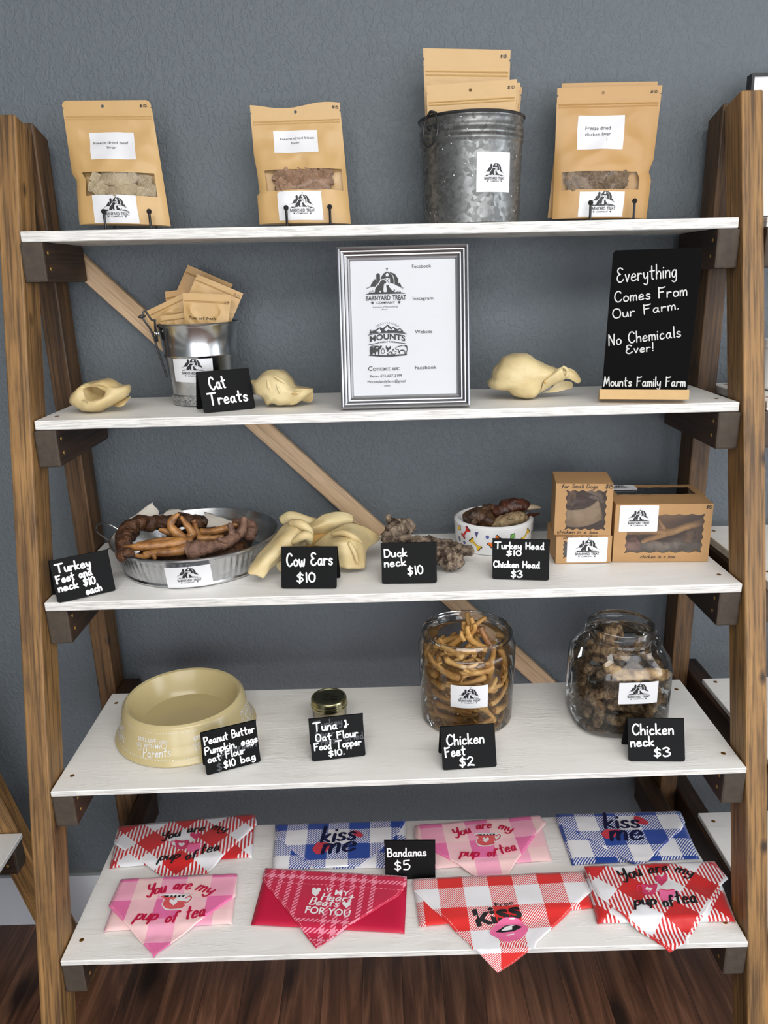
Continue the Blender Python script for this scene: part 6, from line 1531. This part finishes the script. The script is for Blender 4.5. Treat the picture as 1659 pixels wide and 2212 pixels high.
# ------------------------------------------------------------------ folded bandanas on the bottom shelf
def bandana(label, TL, TR, BR, BL, LV, RV, TIP, cloth, body_cloth=None, prints=(), body=.007, uv0=(0, 0), edge_l=None, edge_r=None, lift=0.0, seed=1, wav=.0016, cut=None):
    """flat folded neck scarf: a folded band with the printed triangle lying over it"""
    P5 = lambda q: on_sh(5, q[0], q[1], .0014+lift)
    def PT(q):
        p = on_sh(5, q[0], q[1], .0014+lift+body)
        return p
    tl, tr = PT(TL), PT(TR)
    o = (tl+tr)/2; ex = (tr-tl); ex.z = 0; ex.normalize(); ey = V3((-ex.y, ex.x, 0))
    zsh = lambda x, y: 0.0
    M = frame((o.x, o.y, shz(5, o.x)+.0022+lift), ex, ey, (0, 0, 1)); Mi = M.inverted()
    t = thing('bandana', label, 'bandana', M, 'folded bandanas on the bottom shelf')
    L2 = lambda p: (Mi @ p).to_2d()
    a, b, c, d = [L2(PT(q)) for q in (TL, TR, BR, BL)]
    # band: two folded layers with a rounded front fold
    nu, nv = 30, 12; V, F, uv = [], [], []
    prof = [(0, 0, .0), (0, .0, .75), (.02, .015, 1.0), (.2, .2, 1.0), (.5, .5, .95), (.8, .8, .92), (.93, .93, .86), (.98, .985, .62), (1.0, 1.0, .40), (.985, .985, .12), (.9, .9, .0)]
    for k in range(nu+1):
        u = k/nu; p0, p1 = a.lerp(b, u), d.lerp(c, u)
        en = min(1, min(u, 1-u)*30+.35)
        for (fv, ff, hz) in prof:
            p = p0.lerp(p1, fv)
            w = wav*mnoise.noise(V3((p.x*26, p.y*26, seed)))*(1 if hz > .5 else 0)
            V.append(V3((p.x, p.y, (body*hz+w*.6)*en if hz > 0 else .0002))); uv.append((p.x+.031+uv0[0], -p.y-.012*fv+.027+uv0[1]))
    m = len(prof)
    for k in range(nu):
        for j in range(m-1): F.append((k*m+j, k*m+j+1, (k+1)*m+j+1, (k+1)*m+j))
    bd = solid(obj('folded_band', V, F, body_cloth or cloth, t, True, uv=uv, sharp=1.2), .0008, 1)
    # second fold lip showing under the front edge
    lip = []
    for k in range(9):
        u = k/8; p = d.lerp(c, u); lip.append(V3((p.x, p.y+.004, .0016)))
    # triangle flap
    lv, rv, tip = L2(PT(LV)), L2(PT(RV)), L2(PT(TIP))
    el = [a, lv]+[L2(PT(q)) for q in (edge_l or [])]+[tip]; er = [b, rv]+[L2(PT(q)) for q in (edge_r or [])]+[tip]
    def along(path, v):
        """point of a boundary path at height v (0 top .. 1 tip) measured by how far down it lies"""
        ys = [p.y for p in path]; y0, y1 = path[0].y, path[-1].y
        return path
    def sample(path, n):
        L = [0]
        for p, q in zip(path, path[1:]): L.append(L[-1]+max((q-p).length, 1e-6))
        out = []
        for k in range(n+1):
            dd = L[-1]*k/n; i = 0
            while i < len(L)-2 and L[i+1] < dd: i += 1
            out.append(path[i].lerp(path[i+1], (dd-L[i])/(L[i+1]-L[i])))
        return out
    n = 40; SL, SR = sample(el, n), sample(er, n); nn = 26
    if cut:
        k0, k1 = L2(PT(cut[0])), L2(PT(cut[1])); lim = lambda x: k0.y+(k1.y-k0.y)*(x-k0.x)/(k1.x-k0.x)
        keep = [k for k in range(n+1) if min(SL[k].y-lim(SL[k].x), SR[k].y-lim(SR[k].x)) > -.004]
        n = keep[-1]; SL, SR = SL[:n+1], SR[:n+1]
        for S_ in (SL, SR):
            for k in range(n+1): S_[k] = Vector((S_[k].x, max(S_[k].y, lim(S_[k].x))))
    yf_local = []
    def hgt(p):
        P = M @ V3((p.x, p.y, 0)); over = shy(5, P.x)-P.y
        # on the band it lies on it, past the fold it drops to the board
        fr = d.lerp(c, min(max((p.x-d.x)/max(c.x-d.x, 1e-6), 0), 1)).y
        tt = (fr-p.y)/.02
        base = body+.0026 if tt < 0 else body+.0026-(body-.0008)*min(1, tt)**.8
        base += wav*(mnoise.noise(V3((p.x*22+seed, p.y*22, 0)))+.5*mnoise.noise(V3((p.x*55, p.y*55+seed, 3)))+.4)
        return base, over
    def lay(p, l=0.0):
        z, over = hgt(p)
        if over > -.004:
            P = M @ V3((p.x, p.y, 0)); k = max(over-.003, 0)
            # past the shelf edge the cloth hangs down
            q = V3((P.x, min(P.y, shy(5, P.x)-.0045) if over < .0045 else shy(5, P.x)-.0045-l-.06*k, P.z+.0035-k*1.02)); return Mi @ q
        return V3((p.x, p.y, z+l))
    V, F, uv = [], [], []
    for k in range(n+1):
        for j in range(nn+1):
            p = SL[k].lerp(SR[k], j/nn); q = lay(p)
            if j in (0, nn) and k < n: q.z -= .0008
            V.append(q); uv.append((p.x+uv0[0], -p.y+uv0[1]))
    for k in range(n):
        for j in range(nn): F.append((k*(nn+1)+j, (k+1)*(nn+1)+j, (k+1)*(nn+1)+j+1, k*(nn+1)+j+1))
    fl = solid(obj('printed_flap', V, F, cloth, t, True, uv=uv, sharp=1.2), .0007, -1)
    # stitched hem along both free edges
    st = []
    for path in (SL, SR):
        for k in range(3, n-1):
            pa, pb = path[k], path[k].lerp(path[k+1], .55); ctr = (SL[k]+SR[k])/2
            ia = (ctr-pa); ia = ia/max(ia.length, 1e-5)*.0045
            st += ribbon([(pa+ia)[:], (pb+ia)[:]], .0007, 1, True)
    decal('hem_stitch', [(st, 0, .0003)], lambda x, y, l: lay(Vector((x, y)), l+.0003), [STITCH], fl)
    # printed lettering and pictures, given in photo pixels on the flap
    lay_ = {}
    for kind, mm, lv_, data in prints:
        U = lambda q: L2(PT(q))[:]
        if kind == 'hand':
            s, p0, p1, cap, w, sl, arc = data
            (x0, y0), (x1, y1) = U(p0), U(p1); pol = hand(s, x0, y0, x1, y1, cap, w, sl, .7, arc)
        elif kind == 'print':
            s, p0, p1, cap, bold = data
            (x0, y0), (x1, y1) = U(p0), U(p1); pol = printed(s, 0, 0, math.hypot(x1-x0, y1-y0), cap, bold); an = math.atan2(y1-y0, x1-x0)
            pol = [[((x0+x1)/2+q[0]*math.cos(an)-q[1]*math.sin(an), (y0+y1)/2+q[0]*math.sin(an)+q[1]*math.cos(an)) for q in po] for po in pol]
        elif kind == 'poly': pol = fill([U(q) for q in data])
        elif kind == 'curve':
            pts, w = data; pol = ribbon([U(q) for q in pts], w, 4)
        elif kind == 'blob': pol = fill([p[:2] for p in smoothline([U(q) for q in data], 5, True)])
        lay_.setdefault((mm, lv_), []).extend(pol)
    if lay_:
        keys = list(dict.fromkeys(k[0] for k in lay_))
        decal('print', [(pol, keys.index(k[0]), .0006+.0003*k[1]) for k, pol in lay_.items()], lambda x, y, l: lay(Vector((x, y)), l), [PRINT[k] for k in keys], fl)
    return t
def cx(x0, y0, s): return lambda *a: [(x0+a[k]/s, y0+a[k+1]/s) for k in range(0, len(a), 2)]
def heart(q, cx_, cy_, r, ry=None):
    ry = ry or r
    return q(cx_, cy_+ry, cx_-r*.9, cy_-.05*ry, cx_-r*.9, cy_-.65*ry, cx_-r*.45, cy_-.95*ry, cx_, cy_-.5*ry, cx_+r*.45, cy_-.95*ry, cx_+r*.9, cy_-.65*ry, cx_+r*.9, cy_-.05*ry)
P1 = lambda q: (q[0], q[1])
def tea_prints(q, col, L):
    """arched two-line greeting: words given as (text, x0, y0, x1, y1, cap px)"""
    return [('hand', col, 2, (s, *q(x0, y0), *q(x1, y1), cap, w, .25, 0.0)) for s, x0, y0, x1, y1, cap, w in L]
# pink, back row and front row
def pink_prints(q, L, cup):
    pr = tea_prints(q, 'crimson', L)
    ox, oy, k = cup; A = lambda *a: q(*[(ox+a[i]*k if i % 2 == 0 else oy+a[i]*k) for i in range(len(a))])
    pr += [('blob', 'white', 0, A(-165, -85, 100, -95, 165, -80, 150, -20, 100, 30, 60, 70, -40, 84, -115, 70, -150, 20, -130, -40)),
           ('blob', 'coral', 1, A(-150, -70, 90, -75, 90, -40, 110, 0, 70, 55, -40, 70, -110, 55, -138, 15, -118, -35)),
           ('poly', 'black', 2, A(-130, -72, 100, -80, 80, -62, -110, -56)), ('curve', 'white', 2, (A(110, -50, 150, -75, 170, -45, 140, -5, 100, 15), .0052)), ('curve', 'coral', 3, (A(108, -48, 148, -70, 164, -45, 136, -8, 100, 10), .0028)),
           ('poly', 'white', 3, heart(A, -25, 0, 46, 36))]
    for k2 in range(4): pr.append(('poly', 'white', 3, A(-70+k2*40, -74, -50+k2*40, -75, -58+k2*40, -63, -74+k2*40, -61)))
    return pr
q = cx(880, 1740, 4.88)
bandana('pink gingham bandana in the back row right of the Bandanas sign', *q(80, 225, 1390, 115, 1525, 560, 160, 660), *q(75, 345), *q(1470, 190), *q(930, 850), CLOTH['pink'], None,
        pink_prints(q, [('You', 500, 355, 665, 310, .024, .0035), ('are', 730, 272, 885, 258, .023, .0035), ('my', 960, 265, 1090, 295, .023, .0035), ('pup', 560, 555, 745, 560, .023, .0035), ('of', 845, 555, 935, 555, .021, .0035), ('tea', 985, 530, 1150, 490, .026, .0035)], (845, 385, .82)),
        uv0=(.030, .036), cut=((891, 1897), (1257, 1880)), edge_r=q(1340, 340, 1180, 560, 1040, 735), edge_l=q(290, 500), seed=3)
q = cx(200, 1870, 4.879)
bandana('pink gingham bandana nearest the left front corner of the bottom shelf', *q(300, 155, 1525, 95, 1465, 590, 115, 675), *q(170, 440), *q(1510, 330), *q(645, 935), CLOTH['pink'], None,
        pink_prints(q, [('You', 570, 340, 765, 300, .027, .0038), ('are', 850, 275, 1030, 265, .026, .0038), ('my', 1090, 275, 1240, 320, .026, .0038), ('pup', 450, 590, 660, 595, .026, .0038), ('of', 765, 620, 880, 610, .024, .0038), ('tea', 975, 585, 1180, 550, .030, .0038)], (880, 410, 1.0)),
        uv0=(.030, .040), lift=.0, seed=4)
# blue, two of them
def blue_prints(q, L, lips):
    pr = [('hand', 'navy', 3, (s, *q(x0, y0), *q(x1, y1), cap, w, .22, 0.0)) for s, x0, y0, x1, y1, cap, w in L]
    for k, (pts, line) in enumerate(lips): pr += [('blob', 'lip', 1, q(*pts)), ('curve', 'coral', 2, (q(*line), .0012))]
    return pr
q = cx(570, 1750, 4.254)
bandana('blue checked Kiss Me bandana left of the Bandanas sign', *q(103, 145, 1305, 105, 1300, 510, 75, 535), *q(110, 265), *q(1240, 215), *q(690, 690), CLOTH['blue'], None,
        blue_prints(q, [('kiss', 530, 310, 830, 290, .046, .0060), ('me', 540, 415, 830, 390, .050, .0066)], [((800, 210, 860, 205, 912, 240, 890, 270, 830, 245), (815, 220, 900, 250)), ((450, 370, 490, 320, 540, 315, 600, 320, 620, 350, 570, 400, 500, 425, 460, 400), (465, 370, 610, 350))]),
        uv0=(.069, .0228), cut=((573, 1872), (879, 1889)), edge_l=q(180, 300, 260, 385, 490, 560), edge_r=q(1180, 280, 1000, 440, 800, 580), seed=5)
q = cx(1180, 1740, 4.608)
bandana('blue checked Kiss Me bandana at the right end of the back row', *q(90, 100, 1335, 70, 1525, 510, 260, 575), *q(110, 180), *q(1385, 185), *q(920, 610), CLOTH['blue'], None,
        blue_prints(q, [('kiss', 590, 245, 920, 240, .046, .0060), ('me', 650, 365, 960, 355, .050, .0066)], [((870, 130, 930, 130, 1015, 185, 990, 210, 900, 190), (885, 145, 1000, 190)), ((550, 300, 590, 258, 650, 262, 730, 265, 700, 310, 660, 345, 590, 348), (565, 300, 700, 285))]),
        uv0=(.053, .0338), edge_l=q(210, 230, 380, 320, 760, 540), edge_r=q(1340, 260, 1200, 380, 1030, 545), seed=6)
# red diamond check, two of them, with cups and a heart
def cup_prints(q, L, c1, c2, hrt):
    pr = [('hand', 'black', 3, (s, *q(x0, y0), *q(x1, y1), cap, w, .3, 0.0)) for s, x0, y0, x1, y1, cap, w in L]
    for (ox, oy, k, col, sg) in (c1+('rose', -1), c2+('pink', 1)):
        A = lambda *a: q(*[(ox+a[i]*k if i % 2 == 0 else oy+a[i]*k) for i in range(len(a))])
        pr += [('blob', col, 1, A(-62, -40, 0, -30, 66, -36, 60, 20, 40, 50, -10, 54, -50, 40, -58, 0)), ('curve', col, 0, (A(sg*60, -25, sg*95, -25, sg*98, 10, sg*60, 22), .0022)), ('curve', 'crimson', 2, (A(-55, -38, 0, -28, 60, -34), .0016))]
        if sg < 0: pr.append(('poly', 'white', 2, heart(A, 0, 8, 32, 24)))
    pr.append(('poly', 'rose', 1, heart(q, *hrt)))
    return pr
q = cx(220, 1740, 4.366)
bandana('red diamond-check bandana at the back left of the bottom shelf', *q(160, 210, 1440, 92, 1415, 470, 70, 575), *q(115, 370), *q(1470, 185), *q(790, 800), CLOTH['diamond'], None,
        cup_prints(q, [('You', 560, 350, 735, 305, .024, .0034), ('are', 805, 275, 960, 255, .022, .0034), ('my', 1030, 245, 1160, 265, .022, .0034), ('pup', 540, 535, 720, 520, .022, .0034), ('of', 790, 530, 890, 510, .022, .0034), ('tea', 930, 475, 1105, 440, .028, .0034)], (755, 378, 1.0), (865, 405, 1.0), (885, 305, 55, 36)),
        uv0=(.0322, .0043), cut=((261, 1896), (512, 1884)), edge_l=q(300, 490, 600, 675), edge_r=q(1330, 310, 1140, 490, 960, 660), seed=7)
q = cx(1240, 1850, 4.484)
bandana('red diamond-check bandana at the front right corner of the bottom shelf', *q(95, 115, 1360, 60, 1570, 590, 230, 610), *q(160, 260), *q(1495, 225), *q(970, 885), CLOTH['diamond'], None,
        cup_prints(q, [('You', 465, 265, 655, 205, .027, .0036), ('are', 725, 185, 905, 170, .024, .0036), ('my', 975, 175, 1130, 220, .024, .0036), ('pup', 590, 500, 790, 490, .024, .0036), ('of', 870, 510, 970, 500, .024, .0036), ('tea', 990, 480, 1190, 470, .030, .0036)], (725, 330, 1.15), (895, 390, 1.15), (845, 255, 66, 58)),
        uv0=(.019, .002), edge_l=q(230, 400, 545, 640, 800, 780), edge_r=q(1410, 310, 1290, 540, 1060, 810), body=.013, wav=.003, seed=8)
# crimson tartan
q = cx(530, 1860, 4.484)
pr = [('print', 'white', 1, ('MY', *q(865, 345), *q(1005, 355), .0125, .02)), ('hand', 'white', 1, ('Heart', *q(735, 396), *q(1035, 408), .017, .0026, .2, 0.0)), ('hand', 'white', 1, ('Beats', *q(620, 440), *q(890, 462), .017, .0026, .2, 0.0)),
      ('print', 'white', 1, ('FOR YOU', *q(575, 520), *q(1010, 560), .0165, .025)), ('poly', 'white', 1, heart(q, 980, 440, 44, 36)), ('poly', 'white', 1, heart(q, 690, 310, 46, 36)), ('poly', 'white', 1, heart(q, 680, 335, 40, 30)),
      ('blob', 'white', 1, q(790, 265, 802, 290, 800, 312, 786, 290)), ('blob', 'white', 1, q(826, 275, 832, 300, 818, 312)), ('blob', 'white', 1, q(762, 290, 776, 312, 766, 308))]
bandana('crimson tartan bandana with white heart lettering in the front row', *q(195, 80, 1565, 160, 1540, 680, 55, 600), *q(160, 180), *q(1560, 240), *q(685, 835), CLOTH['crimson'], CLOTH['plaincrim'], pr, uv0=(.006, .006), edge_l=q(215, 260), edge_r=q(1490, 345), seed=9, wav=.0010)
# red check with the free kiss print, hanging over the front edge
q = cx(880, 1870, 4.046)
pr = [('print', 'black', 2, ('Free', *q(770, 378), *q(930, 355), .0095, .012)), ('print', 'black', 2, ('kiss', *q(610, 530), *q(1010, 455), .034, .03)),
      ('blob', 'pink', 3, q(720, 580, 790, 500, 850, 465, 890, 462, 930, 460, 990, 480, 1050, 540, 1055, 560, 1020, 610, 960, 645, 860, 662, 790, 630)), ('poly', 'black', 4, q(770, 580, 850, 525, 930, 508, 1008, 532, 930, 570, 830, 585)),
      ('poly', 'white', 5, q(818, 570, 860, 532, 930, 514, 968, 528, 920, 555, 860, 568)), ('blob', 'white', 4, q(890, 470, 940, 466, 935, 474, 895, 476)), ('blob', 'white', 4, q(865, 604, 930, 592, 925, 602, 880, 610))]
bandana('red checked Free Kiss bandana hanging over the front edge of the bottom shelf', *q(45, 130, 1525, 60, 1640, 350, 105, 520), *q(50, 225), *q(1605, 240), *q(830, 925), CLOTH['red'], None, pr, uv0=(.0222, .0204), edge_r=q(1420, 400, 1200, 600, 960, 830), edge_l=q(210, 380, 450, 590), seed=10)
